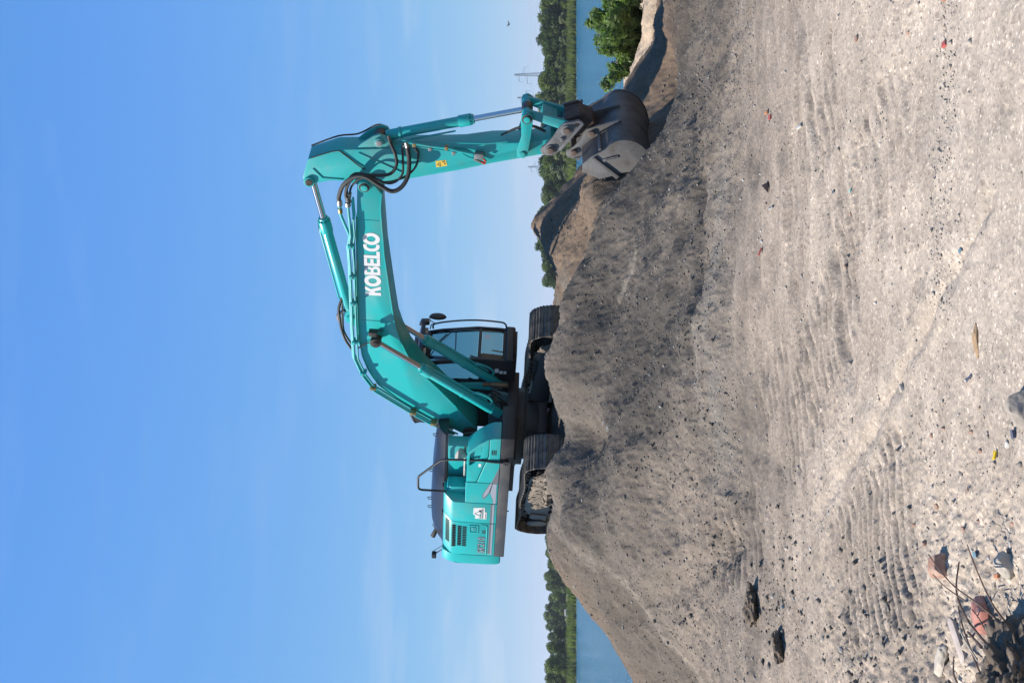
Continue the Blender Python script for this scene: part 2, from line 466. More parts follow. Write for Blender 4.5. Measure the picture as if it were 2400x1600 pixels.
def prints(X, Y, cx, cy, ang, hw, hl, pitch, seed):
    c, s = math.cos(ang), math.sin(ang)
    u, v = (X - cx) * c + (Y - cy) * s, -(X - cx) * s + (Y - cy) * c
    m = sst(hw, hw * 0.75, np.abs(u + 0.06 * vnoise(v * 4, u * 2, seed))) * sst(hl, hl * 0.7, np.abs(v))
    w = np.sin(2 * math.pi * (v + 0.03 * np.sin(u * 9 + seed) + 0.05 * vnoise(u * 5, v * 5, seed + 1) + 0.10 * u * u) / pitch)
    amp = 0.6 + 0.9 * vnoise(u * 3, v * 2.5, seed + 3) + 0.8 * vnoise(u * 14, v * 9, seed + 5)
    w = np.tanh(3.5 * (w + 0.25)) - 0.25
    k = 1.15 if seed in (61, 62) else 0.75
    return k * m * (w * 0.019 * np.clip(amp, 0.15, 1) - 0.010)

# grouser prints: centre, direction of the bars, half width, half length, pitch, seed
PR = [(-1.78, 10.2, R(22), 0.42, 1.0, 0.18, 61), (-1.12, 6.15, R(24), 0.52, 0.95, 0.125, 62), (0.05, 7.2, R(28), 0.42, 0.9, 0.15, 63), (-0.45, 7.9, R(24), 0.40, 0.8, 0.16, 64), (0.9, 6.3, R(22), 0.35, 0.8, 0.14, 65), (1.3, 7.6, R(22), 0.4, 0.9, 0.16, 66), (-0.2, 9.0, R(20), 0.4, 0.7, 0.17, 67)]

def height(X, Y):
    h = base_h(X, Y)
    hm = heap_mask(X, Y)
    far = sst(60, 25, Y)
    D = np.hypot(X, Y)
    # fall lines and slumps on the heap
    warp = 0.5 * fbm(X * 0.7, Y * 0.7, 21, 3)
    h = h + hm * far * (0.06 * sst(4.2, 2.8, X) * fbm(X * 0.55 + 3, Y * 0.45, 5, 3) + 0.030 * fbm(X * 2.6 + warp, Y * 1.3, 8, 3) - 0.05 * np.abs(fbm(X * 3.5 + 2, Y * 2.5, 12, 4)) + 0.12 * (0.16 - np.abs(fbm(X * 1.1 + warp, Y * 0.8 + warp, 14, 4))) + 0.05 * (0.16 - np.abs(fbm(X * 3.1 - warp, Y * 2.4, 15, 3))) + 0.015 * fbm(X * 8, Y * 7, 9, 3) + 0.017 * fbm(X * 26, Y * 23, 10, 3))
    cl = np.clip(fbm(X * 12, Y * 10, 31, 3) - 0.22, 0, 1)
    h = h + hm * far * 0.055 * cl
    pmask = np.exp(-(((X + 1.12) / 0.5) ** 2 + ((Y - 6.15) / 0.9) ** 2) ** 2)
    # level ground: pushed-about gravel with streaks running left to right
    st = fbm(X * 1.0 + 0.4 * np.sin(Y * 2), Y * 11, 41, 4)
    fg = (1 - hm) * far
    right = sst(-1.5, 0.6, X)
    h = h + fg * (0.020 * fbm(X * 1.6, Y * 1.6, 43, 3) + 0.016 * st * right + (1 - 0.7 * pmask) * 0.012 * fbm(X * 7, Y * 7, 44, 3) * (1.3 - 0.6 * right) + (1 - 0.75 * pmask) * (0.0025 + 0.008 * sst(-0.05, 0.3, fbm(X * 1.2 + 4, Y * 2.0, 48, 3) + 0.2 * (1 - right))) * fbm(X * 42, Y * 38, 45, 3))
    rough_left = (1 - 0.8 * pmask) * np.exp(-(((X + 1.7) / 0.9) ** 2 + ((Y - 6.1) / 1.4) ** 2)) + np.exp(-(((X + 1.3) / 0.6) ** 2 + ((Y - 4.6) / 0.7) ** 2))
    h = h + 0.035 * rough_left * fbm(X * 8, Y * 7, 46, 4) + 0.022 * rough_left * fbm(X * 30, Y * 27, 47, 3)
    # ruts along the foot of the heap
    for (ax, ay, bx, by, w, d) in ((-1.2, 10.9, 0.6, 11.3, 0.10, 0.05), (0.4, 11.2, 2.6, 12.3, 0.12, 0.06), (-1.3, 10.2, 1.4, 10.5, 0.16, 0.035), (-0.2, 9.2, 3.4, 10.3, 0.12, 0.03), (-0.5, 6.2, 0.5, 4.5, 0.05, 0.022), (-1.1, 7.4, -0.5, 6.2, 0.06, 0.02), (0.0, 5.6, 2.2, 6.6, 0.07, 0.02), (0.3, 5.3, 2.2, 5.9, 0.06, 0.016), (-0.2, 6.6, 2.6, 8.2, 0.08, 0.03), (0.0, 7.9, 3.0, 9.3, 0.09, 0.03),
                               (-1.3, 14.8, -0.75, 11.6, 0.20, 0.06), (-0.6, 13.4, 0.9, 11.1, 0.22, 0.05), (0.5, 15.0, 0.1, 12.6, 0.2, 0.05), (-2.9, 12.9, -1.75, 10.2, 0.16, 0.06), (3.0, 13.2, 1.8, 12.2, 0.16, 0.06)):
        q, t = seg_dist(X, Y, ax, ay, bx, by)
        q = q + 0.08 * vnoise(X * 5, Y * 5, 51)
        h = h - d * np.exp(-(q / w) ** 2) + 0.22 * d * np.exp(-((q - 2.2 * w) / w) ** 2)
    for a_ in PR:
        h = h + prints(X, Y, *a_)
    return h, hm

def hz(x, y):
    return float(height(np.array([x]), np.array([y]))[0][0])

# polar sheet around the viewpoint: fine where the place was photographed, coarse elsewhere
th = np.concatenate([np.radians(np.linspace(-180, -24, 70, endpoint=False)), np.radians(np.linspace(-24, -19, 30, endpoint=False)), np.radians(np.linspace(-19, 19, 560, endpoint=False)), np.radians(np.linspace(19, 24, 30, endpoint=False)), np.radians(np.linspace(24, 180, 70))])
rr = np.concatenate([np.linspace(0.02, 3.4, 26, endpoint=False), np.geomspace(3.4, 26, 820, endpoint=False), np.geomspace(26, 110, 90)])
TH, RR = np.meshgrid(th, rr)
GX, GY = RR * np.sin(TH), RR * np.cos(TH)
GZ, GH = height(GX, GY)
nr, nc = GX.shape
V = np.stack([GX, GY, GZ], -1).reshape(-1, 3)
idx = np.arange(nr * nc).reshape(nr, nc)
quads = np.stack([idx[:-1, :-1], idx[:-1, 1:], idx[1:, 1:], idx[1:, :-1]], -1).reshape(-1, 4)
me = bpy.data.meshes.new('ground')
me.vertices.add(len(V))
me.vertices.foreach_set('co', V.astype(np.float32).ravel())
me.loops.add(quads.size)
me.loops.foreach_set('vertex_index', quads[:, ::-1].astype(np.int32).ravel())
me.polygons.add(len(quads))
me.polygons.foreach_set('loop_start', np.arange(0, quads.size, 4, dtype=np.int32))
me.update(calc_edges=True)
me.polygons.foreach_set('use_smooth', np.ones(len(quads), dtype=bool))
# ground colour, tread-print shade included: pale dry dust, grey gravel, brown soil, beige sand
pale = np.array([0.40, 0.348, 0.30]); grey = np.array([0.064, 0.0585, 0.0535]); brown = np.array([0.155, 0.115, 0.085]); sand = np.array([0.43, 0.35, 0.27]); orange = np.array([0.16, 0.098, 0.062]); bluegrey = np.array([0.175, 0.165, 0.152]); tan = np.array([0.25, 0.213, 0.182])
def lerp(a, b, t):
    return a + (b - a) * t[..., None]
cream = np.array([0.405, 0.357, 0.313])
n1 = fbm(GX * 0.9, GY * 0.7, 71, 4)
n2 = fbm(GX * 2.2, GY * 5.0, 72, 4)
Ccol = np.broadcast_to(pale, GX.shape + (3,)).copy()
Ccol = lerp(Ccol, tan, np.clip(sst(5.8, 9.8, GY + 1.2 * n1 + 0.5 * n2) * 0.85 + 0.7 * np.clip(n2, 0, 1), 0, 1) * sst(3.8, 5.5, GY))
Ccol = lerp(Ccol, cream, np.clip(sst(5.3, 4.5, GY + 0.5 * n1) * sst(-0.7, 0.1, GX + 0.5 * n1) + 0.9 * np.clip(-n2, 0, 1) * sst(9, 6, GY), 0, 1))
Ccol = lerp(Ccol, tan, np.clip(np.exp(-(((GX + 1.7) / 0.8) ** 2 + ((GY - 6.2) / 1.6) ** 2)) * 0.8 + 0.8 * n1, 0, 1) * (GX < 0))
Ccol = lerp(Ccol, grey, np.clip(GH * (0.92 + 0.5 * n1), 0, 1))
Ccol = lerp(Ccol, tan, GH * sst(0.05, 0.35, fbm(GX * 0.6 + 9, GY * 0.8, 75, 4)) * 0.18)
Ccol = lerp(Ccol, tan, GH * np.exp(-((GY - 10.6) / 0.7) ** 2) * 0.5)
Ccol = lerp(Ccol, tan * 0.8, GH * sst(-0.6, -1.6, GX) * sst(14.2, 11.5, GY) * 0.8)
# the flank beyond the left ridge is darker and browner; a paler band follows the ridge itself
_rx = np.interp(GY, [9, 12.3, 13.0, 13.3, 13.8, 14.6, 16, 18], [-4.6, -3.62, -3.21, -2.98, -2.77, -2.5, -2.45, -2.4])
_dl = _rx - GX + 0.25 * n1
Ccol = lerp(Ccol, np.array([0.105, 0.090, 0.076]), GH * sst(0.0, 0.18, _dl) * sst(26, 20, GY) * 0.9)
Ccol = lerp(Ccol, np.array([0.235, 0.205, 0.175]), GH * np.exp(-((_dl + 0.06) / 0.10) ** 2) * sst(15.5, 14, GY) * 0.55)
bg = np.exp(-((GY - 10.75 - 0.13 * GX) / 0.35) ** 2) * sst(-1.6, -1.0, GX) * sst(2.6, 1.2, GX)
Ccol = lerp(Ccol, bluegrey, np.clip(bg * (0.8 + 1.2 * n2), 0, 1) * 0.7)
_t = (GX - 0.77) / 0.40
_sm = sst(0.12, 0.06, np.abs(GY - 13.95 + 0.30 * _t) / np.clip(1 - _t ** 2, 0.05, 1)) * (np.abs(_t) < 1)
Ccol = lerp(Ccol, np.array([0.19, 0.172, 0.152]), _sm * 0.85)
Ccol = lerp(Ccol, brown, sst(16.6, 18.2, GY + 0.8 * n1) * sst(0.4, 1.2, GX + n1))
Ccol = lerp(Ccol, brown, sst(15.2, 17, GY + 0.8 * n1) * sst(-2.6, -3.4, GX) * 0.7)
Ccol = lerp(Ccol, orange, np.exp(-((GY - 15.3) / 1.0) ** 2) * sst(3.2, 3.7, GX) * sst(7, 5, GX) * 0.9)
Ccol = lerp(Ccol, sand, sst(20.6, 22.5, GY + 0.6 * n1) * sst(4.4, 5.4, GX))
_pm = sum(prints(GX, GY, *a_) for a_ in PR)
Ccol *= (1 + np.clip(_pm, -0.03, 0.02) * 11)[..., None]  # relief shade painted into the prints: grooves darker, bar tops paler
Ccol *= (1 + 0.24 * fbm(GX * 6, GY * 6, 77, 3) + 0.16 * fbm(GX * 1.3 + 5, GY * 7, 78, 4) * (1 - GH))[..., None]
Ccol = np.clip(Ccol * 0.80 * np.array([1.04, 0.995, 0.925]), 0.015, 0.9)
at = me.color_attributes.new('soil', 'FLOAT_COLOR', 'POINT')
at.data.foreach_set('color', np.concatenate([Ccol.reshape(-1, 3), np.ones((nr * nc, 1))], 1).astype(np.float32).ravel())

def ground_mat():
    m, nt, b = nodes_of('gravelly_soil')
    b.inputs['Roughness'].default_value = 0.92
    b.inputs['Specular IOR Level'].default_value = 0.25
    a = nt.nodes.new('ShaderNodeVertexColor')
    a.layer_name = 'soil'
    v1 = noise(nt, 110, typ='ShaderNodeTexVoronoi')
    v2 = noise(nt, 38, typ='ShaderNodeTexVoronoi')
    sep = nt.nodes.new('ShaderNodeSeparateColor')
    nt.links.new(v1.outputs['Color'], sep.inputs['Color'])
    g1 = ramp(nt, sep.outputs['Red'], [(0.0, (0.66, 0.66, 0.66)), (0.13, (0.93, 0.93, 0.93)), (0.85, (1.06, 1.06, 1.06)), (0.97, (1.3, 1.3, 1.3)), (1.0, (1.9, 1.9, 1.9))])
    sep2 = nt.nodes.new('ShaderNodeSeparateColor')
    nt.links.new(v2.outputs['Color'], sep2.inputs['Color'])
    g2 = ramp(nt, sep2.outputs['Green'], [(0.0, (0.75, 0.73, 0.73)), (0.15, (0.96, 0.96, 0.96)), (0.9, (1.03, 1.03, 1.03)), (1.0, (1.3, 1.28, 1.26))])
    c = mixc(nt, 1.0, a.outputs['Color'], g1, 'MULTIPLY')
    c = mixc(nt, 1.0, c, g2, 'MULTIPLY')
    nt.links.new(c, b.inputs['Base Color'])
    nz = noise(nt, 90, 6, 0.65)
    mul = nt.nodes.new('ShaderNodeMath')
    mul.operation = 'ADD'
    nt.links.new(nz.outputs['Fac'], mul.inputs[0])
    nt.links.new(v2.outputs['Distance'], mul.inputs[1])
    bump(nt, b, mul.outputs['Value'], 0.5, 0.007)
    return m
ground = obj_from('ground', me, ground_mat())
tag(ground, kind='structure')

# ---------------------------------------------------------------- water and far bank
WZ = -0.60
def water_mat():
    m, nt, b = nodes_of('lake_water')
    b.inputs['Base Color'].default_value = (0.009, 0.11, 0.20, 1)
    b.inputs['Roughness'].default_value = 0.16
    b.inputs['IOR'].default_value = 1.33
    b.inputs['Specular IOR Level'].default_value = 0.38
    n = noise(nt, 1.0, 5, 0.6, stretch=(0.55, 1.1, 1))
    n2 = noise(nt, 5.0, 3, 0.6, stretch=(0.6, 1.2, 1))
    ad = nt.nodes.new('ShaderNodeMath')
    ad.operation = 'MULTIPLY_ADD'
    nt.links.new(n2.outputs['Fac'], ad.inputs[0])
    ad.inputs[1].default_value = 0.35
    nt.links.new(n.outputs['Fac'], ad.inputs[2])
    bump(nt, b, ad.outputs['Value'], 1.0, 1.1)
    return m
wm = MB().add([(-420, 12, WZ), (520, 12, WZ), (520, 262, WZ), (-420, 262, WZ)], [(0, 1, 2, 3)])
tag(wm.build('water', water_mat()), kind='structure')

def veg_mat(name, col, var=0.35, trans=0.35, scale=0.6):
    m, nt, b = nodes_of(name)
    b.inputs['Roughness'].default_value = 0.55
    b.inputs['Specular IOR Level'].default_value = 0.3
    n = noise(nt, scale, 4, 0.6)
    col = tuple(v * 0.9 for v in col)
    lo = tuple(v * (1 - var) for v in col)
    hi = (col[0] * (1 + var * 1.3), col[1] * (1 + var), col[2] * (1 + var * 0.6))
    c = ramp(nt, n.outputs['Fac'], [(0.32, lo), (0.68, hi)])
    oi = nt.nodes.new('ShaderNodeObjectInfo')
    c2 = ramp(nt, oi.outputs['Random'], [(0.0, (0.62, 0.68, 0.66)), (0.5, (1.0, 1.0, 1.0)), (1.0, (1.5, 1.35, 1.0))])
    c = mixc(nt, 1.0, c, c2, 'MULTIPLY')
    nt.links.new(c, b.inputs['Base Color'])
    t = nt.nodes.new('ShaderNodeBsdfTranslucent')
    nt.links.new(mixc(nt, 1.0, c, (1.2, 1.5, 0.6), 'MULTIPLY'), t.inputs['Color'])
    mx = nt.nodes.new('ShaderNodeMixShader')
    mx.inputs['Fac'].default_value = trans
    o = nt.nodes['Material Output']
    nt.links.new(b.outputs['BSDF'], mx.inputs[1])
    nt.links.new(t.outputs['BSDF'], mx.inputs[2])
    nt.links.new(mx.outputs['Shader'], o.inputs['Surface'])
    return m
M['leafA'] = veg_mat('leaf_green', (0.085, 0.130, 0.038))
M['leafB'] = veg_mat('leaf_dark', (0.055, 0.092, 0.030))
M['leafC'] = veg_mat('leaf_silver', (0.150, 0.185, 0.110))
M['leafD'] = veg_mat('willow_leaf', (0.19, 0.27, 0.115), 0.4, 0.5, 6)
M['reed'] = veg_mat('reed_green', (0.100, 0.138, 0.060), 0.45, 0.4, 0.12)
M['bark'] = surf('bark', (0.09, 0.07, 0.055), 0.9, dirt=(0.04, 0.03, 0.025), amount=0.7, scale=6)

def bank_mat():
    m, nt, b = nodes_of('bank_soil')
    b.inputs['Roughness'].default_value = 0.95
    n = noise(nt, 0.25, 5, 0.6)
    c = ramp(nt, n.outputs['Fac'], [(0.35, (0.07, 0.10, 0.035)), (0.55, (0.12, 0.13, 0.05)), (0.7, (0.30, 0.24, 0.15))])
    nt.links.new(c, b.inputs['Base Color'])
    return m
xs = np.linspace(-420, 520, 240)
prof = [(0, -1.4), (1.5, -0.62), (2.2, -0.42), (5, 0.1), (12, 0.6), (30, 1.0), (80, 1.4), (400, 3.0), (2400, 6)]
def bank_y(x):
    return 246.0 + 3.0 * math.sin(x * 0.021) + 1.5 * math.sin(x * 0.09 + 1) + (6 if x < -40 else 0) * min(1, (-40 - x) / 30 if x < -40 else 0)
bv, bf = [], []
for x in xs:
    for k, (dy, z) in enumerate(prof):
        bv.append((x * (1 + max(0, dy - 30) / 300), bank_y(x) + dy + (0.4 * math.sin(x * 0.7) if k < 3 else 0), z))
npf = len(prof)
for i in range(len(xs) - 1):
    for k in range(npf - 1):
        bf.append((i * npf + k, (i + 1) * npf + k, (i + 1) * npf + k + 1, i * npf + k + 1))
tag(MB().add(bv, bf).build('far_bank', bank_mat()), kind='structure')

def leaf_cloud(lobes, n, size, aspect=1.0, inner=0.25, droop=0.0):
    """many small leaf-clump faces spread through overlapping lobes (cx,cy,cz,rx,ry,rz)"""
    L = np.array(lobes, float)
    w = L[:, 3] * L[:, 4] + L[:, 3] * L[:, 5]
    k = rng.choice(len(L), n, p=w / w.sum())
    d = rng.normal(size=(n, 3))
    d /= np.linalg.norm(d, axis=1)[:, None]
    rad = np.where(rng.random(n) < inner, rng.random(n) ** 0.5, 0.86 + 0.22 * rng.random(n) + 0.10 * rng.normal(size=n))
    c = L[k, :3] + d * L[k, 3:] * rad[:, None]
    nrm = d + 0.75 * rng.normal(size=(n, 3))
    nrm /= np.linalg.norm(nrm, axis=1)[:, None]
    up = rng.normal(size=(n, 3)) + np.array([0, 0, -droop])
    a = np.cross(nrm, up)
    a /= np.linalg.norm(a, axis=1)[:, None] + 1e-9
    b = np.cross(nrm, a)
    s = size * (0.55 + 0.9 * rng.random(n))
    a = a * (s * 0.5 * (1 / aspect))[:, None]
    b = b * (s * 0.5 * aspect)[:, None]
    v = np.stack([c - b, c + a * 1.0 + b * 0.1, c + b, c - a * 1.0 + b * 0.1], 1).reshape(-1, 3)
    f = np.arange(4 * n, dtype=np.int32).reshape(-1, 4)
    return v, f

def mesh_np(name, v, f, smooth=False):
    me = bpy.data.meshes.new(name)
    v = np.asarray(v, np.float32)
    f = np.asarray(f, np.int32)
    me.vertices.add(len(v))
    me.vertices.foreach_set('co', v.ravel())
    me.loops.add(f.size)
    me.loops.foreach_set('vertex_index', f.ravel())
    me.polygons.add(len(f))
    me.polygons.foreach_set('loop_start', np.arange(0, f.size, f.shape[1], dtype=np.int32))
    me.update(calc_edges=True)
    if smooth:
        me.polygons.foreach_set('use_smooth', np.ones(len(f), dtype=bool))
    return me

def tree_proto(name, h, w, mat, nl, seed, leaf=0.36, low=0.05):
    rs = random.Random(seed)
    root = empty(name)
    lobes = []
    for i in range(nl):
        t = (i + 0.5) / nl
        z = h * (low + 0.80 * t) + rs.uniform(-0.05, 0.05) * h
        spread = w * 0.5 * (0.35 + 0.65 * math.sin(math.pi * min(0.97, 0.18 + 0.82 * t)) ** 0.7)
        a = rs.uniform(0, 6.28)
        r = w * rs.uniform(0.10, 0.22)
        lobes.append((math.cos(a) * (spread - r * 0.6) * rs.uniform(0.3, 1), math.sin(a) * (spread - r * 0.6) * rs.uniform(0.3, 1), z, r, r, r * rs.uniform(0.65, 0.95)))
    lobes.append((0, 0, h * 0.86, w * 0.2, w * 0.2, h * 0.13))
    v, f = leaf_cloud(lobes, int(190 * (nl + 1)), leaf, 1.15, 0.35)
    obj_from('crown', mesh_np('crown', v, f), mat, root)
    t = MB()
    t.tube([(0, 0, -0.3), (rs.uniform(-.2, .2), 0, h * 0.3), (rs.uniform(-.3, .3), rs.uniform(-.3, .3), h * 0.8)], [0.24 * h / 9, 0.17 * h / 9, 0.05], 7)
    for i in range(6):
        L = lobes[rs.randrange(len(lobes))]
        z = h * rs.uniform(0.22, 0.5)
        t.tube([(0, 0, z), (L[0] * 0.5, L[1] * 0.5, (z + L[2]) / 2), (L[0], L[1], L[2])], [0.09, 0.06, 0.03], 5)
    t.build('trunk', M['bark'], root)
    return root

protos = [tree_proto('leafy_tree', 9.0, 7.0, M['leafA'], 30, 1), tree_proto('leafy_tree', 8.2, 6.2, M['leafB'], 28, 2), tree_proto('leafy_tree', 7.4, 6.8, M['leafA'], 26, 3),
          tree_proto('silver_tree', 6.4, 5.6, M['leafC'], 22, 4, 0.38, 0.03), tree_proto('leafy_tree', 8.6, 5.4, M['leafB'], 26, 5)]
used = [False] * len(protos)
SHRUB = tree_proto('bank_shrub', 2.6, 3.4, M['leafA'], 9, 6, 0.34, 0.02)
SHRUB2 = tree_proto('bank_shrub', 2.3, 3.2, M['leafC'], 9, 8, 0.32, 0.02)
shrub_used = [False, False]
def plant(i, x, dy, s, label, cat='tree', group=None, rot=None):
    if not used[i]:
        t = protos[i]
        used[i] = True
    else:
        t = copy_tree(protos[i])
    zb = float(np.interp(dy, [p[0] for p in prof], [p[1] for p in prof]))
    t.location = (x * (1 + max(0, dy - 30) / 300), bank_y(x) + dy, zb - 0.1)
    t.rotation_euler = (0, 0, random.uniform(0, 6.28))
    t.scale = (s * random.uniform(1.0, 1.3), s * random.uniform(1.0, 1.3), s)
    tag(t, label, cat, group)
    return t
# right stretch: dense wood coming down to the reeds
x = 14.0
while x < 112:
    k = random.choice([0, 0, 1, 2, 4, 1])
    plant(k, x + random.uniform(-1, 1), random.uniform(13, 17), random.uniform(0.72, 0.88), 'green tree in the front row of the wood across the lake at the right', group='front row of the far right wood')
    plant(random.choice([0, 1, 2, 4]), x + random.uniform(0, 3), random.uniform(20, 27), random.uniform(0.80, 0.98), 'tree crown behind the front row of the wood across the lake, right', group='back row of the far right wood')
    x += random.uniform(2.6, 3.7)
for x, s in ((38.5, 0.75), (41.5, 0.62), (57, 0.5), (62.5, 0.58), (68, 0.45), (30, 0.5), (80, 0.5)):
    plant(3, x, random.uniform(9.5, 11.5), s, 'pale silvery green tree in front of the dark wood across the lake', group='silvery trees on the far right bank')
# left stretch: a wood set further back behind a meadow, with two nearer clumps
x = -120.0
while x < -1:
    plant(random.choice([0, 1, 4, 1, 2]), x, random.uniform(95, 110), random.uniform(0.62, 0.78), 'distant tree in the wood edge behind the meadow across the lake, left side', group='wood edge behind the far left meadow')
    plant(random.choice([0, 1, 4]), x + 2, random.uniform(115, 130), random.uniform(0.72, 0.86), 'tree crown showing behind the wood edge of the meadow across the lake, left side', group='wood behind the far left meadow')
    x += random.uniform(2.1, 3.2)
for x, s in ((-44.5, 0.72), (-47.5, 0.68), (-41.5, 0.70), (-38.5, 0.72), (-50.5, 0.55)):
    plant(1, x, random.uniform(13, 19), s, 'dark tree of the near clump on the far bank just left of the counterweight', group='near clump left of the counterweight')
for x, s in ((-66.5, 0.48), (-69.5, 0.62), (-73, 0.70), (-76.5, 0.68), (-80, 0.68), (-84, 0.65), (-89, 0.66), (-95, 0.68)):
    plant(4 if x > -72 else 0, x, random.uniform(10, 14), s, 'dark tree of the clump at the far left end of the opposite bank', group='clump at the far left end of the opposite bank')
def shrub(k, x, dy, s, label, group):
    t = (SHRUB, SHRUB2)[k]
    if shrub_used[k]:
        t = copy_tree(t)
    shrub_used[k] = True
    t.location = (x, bank_y(x) + dy, float(np.interp(dy, [p[0] for p in prof], [p[1] for p in prof])) - 0.1)
    t.rotation_euler = (0, 0, random.uniform(0, 6.28))
    t.scale = (s, s, s * random.uniform(0.85, 1.1))
    tag(t, label, 'shrub', group)
for i in range(26):
    shrub(i % 2, 15 + i * 3.8 + random.uniform(-1, 1), random.uniform(7.5, 10.5), random.uniform(0.75, 1.2), 'rounded shrub at the foot of the wood behind the reeds, right side', 'shrubs behind the right reeds')
for i in range(12):
    shrub(i % 2, -36 - i * 5 + random.uniform(-1.5, 1.5), random.uniform(26, 44), random.uniform(0.5, 0.9), 'small shrub on the meadow across the lake, left side', 'shrubs on the far left meadow')

# reeds on the waterline: nobody could count them
NB = 26000
xr = rng.uniform(-190, 190, NB)
by = np.array([bank_y(v) for v in xr])
dyr = 1.6 + 7.5 * rng.random(NB) ** 1.3
zr = np.interp(dyr, [p[0] for p in prof], [p[1] for p in prof])
hr = (1.25 + 0.5 * rng.random(NB)) * (0.75 + 0.5 * (vnoise(xr * 0.12, dyr * 0.2, 5) + 0.5)) * np.where(xr < -30, 1.0, 1.0)
wr = 0.14 + 0.14 * rng.random(NB)
ar = rng.uniform(0, math.pi, NB)
lean = rng.normal(size=(NB, 2)) * 0.16
c0 = np.stack([xr, by + dyr, zr - 0.1], 1)
dx = np.stack([np.cos(ar) * wr, np.sin(ar) * wr, np.zeros(NB)], 1)
tip = c0 + np.stack([lean[:, 0], lean[:, 1], hr], 1)
rv = np.stack([c0 - dx, c0 + dx, tip], 1).reshape(-1, 3)
reeds = obj_from('reed_bed', mesh_np('reed_bed', rv, np.arange(3 * NB).reshape(-1, 3)), M['reed'])
tag(reeds, 'green reeds growing along the waterline of the far bank', 'reeds', kind='stuff')

# pale hut or trailer at the meadow edge
hx, hdy = -66.4, 33
hut = empty('hut', (hx, bank_y(hx) + hdy, 0.95))
hut.scale = (0.36, 0.36, 0.42)
tag(hut, 'tiny pale grey hut at the meadow edge across the lake', 'hut')
M['hutw'] = surf('hut_white', (0.62, 0.62, 0.62), 0.6)
M['hutr'] = surf('hut_roof', (0.35, 0.34, 0.34), 0.7)
MB().box(-2.1, 2.1, -1.1, 1.1, 0.0, 2.0).build('wall', M['hutw'], hut, 0.03)
MB().prism_x([(-1.3, 2.02), (1.3, 2.02), (0, 2.5)], -2.25, 2.25).build('roof', M['hutr'], hut)
MB().box(-1.2, -0.3, -1.14, -1.102, 0.8, 1.5).build('window', M['void'], hut)
MB().box(0.6, 1.4, -1.14, -1.102, 0.05, 1.75).build('door', M['skirt'], hut)

# pylons with their lines
def pylon(x, y, h, label):
    r = empty('pylon', (x, y, 0))
    tag(r, label, 'pylon', 'pylons beyond the wood')
    m = MB()
    t = 0.13
    W0, W1 = 2.3, 0.35
    def w(z):
        return W0 + (W1 - W0) * (z / h) ** 0.8
    for sx in (-1, 1):
        for sy in (-1, 1):
            m.tube([(sx * w(z), sy * w(z), z) for z in np.linspace(0, h, 12)], t, 4)
    zs = list(np.linspace(3, h - 0.5, 18))
    for a, b in zip(zs[:-1], zs[1:]):
        for s in (-1, 1):
            m.tube([(-w(a), s * w(a), a), (w(b), s * w(b), b)], t * 0.6, 4)
            m.tube([(w(a), s * w(a), a), (-w(b), s * w(b), b)], t * 0.6, 4)
    m.build('mast', M['galvd'], r)
    for z, sgn, ln in ((h - 7.0, 1, 5.2), (h - 3.6, -1, 5.0), (h - 9.2, -1, 6.4)):
        k = MB()
        k.tube([(0, 0, z + 1.5), (sgn * ln, 0, z)], t * 0.8, 4)
        k.tube([(0, 0, z), (sgn * ln, 0, z)], t * 0.8, 4)
        k.tube([(sgn * ln, 0, z), (sgn * ln, 0, z - 2.8)], t * 0.7, 4)
        k.build('crossarm', M['galvd'], r)
    return r
M['galvd'] = surf('pylon_steel', (0.22, 0.24, 0.27), 0.6, metal=0.3)
pylon(185.2, 800, 37.7, 'lattice pylon above the wood at the right, nearest the picture edge')
pylon(179.8, 850, 37.8, 'lattice pylon standing behind the bucket cylinder end')
pylon(164.4, 1085, 37.8, 'small distant lattice pylon between the dipper arm and the soil heap')
def wire(a, b, sag, label):
    pts = []
    for i in range(17):
        t = i / 16
        pts.append((a[0] + (b[0] - a[0]) * t, a[1] + (b[1] - a[1]) * t, a[2] + (b[2] - a[2]) * t - sag * 4 * t * (1 - t)))
    o = MB().tube(pts, 0.035, 4).build('power_line', M['galvd'])
    tag(o, label, 'cable', 'power lines between the pylons')
for nm, dx_, z in (('upper left', -5.0, 31.4), ('lower left', -6.4, 25.8), ('right', 5.2, 27.9)):
    wire((185.2 + dx_, 800, z), (179.8 + dx_, 850, z), 1.0, nm + ' conductor wire between the two nearer pylons')
    wire((179.8 + dx_, 850, z), (164.4 + dx_, 1085, z), 9.0, nm + ' conductor wire from the bucket-end pylon to the most distant pylon')
    wire((185.2 + dx_, 800, z), (203.0 + dx_, 520, z), 9.0, nm + ' conductor wire running out of the picture at the right')

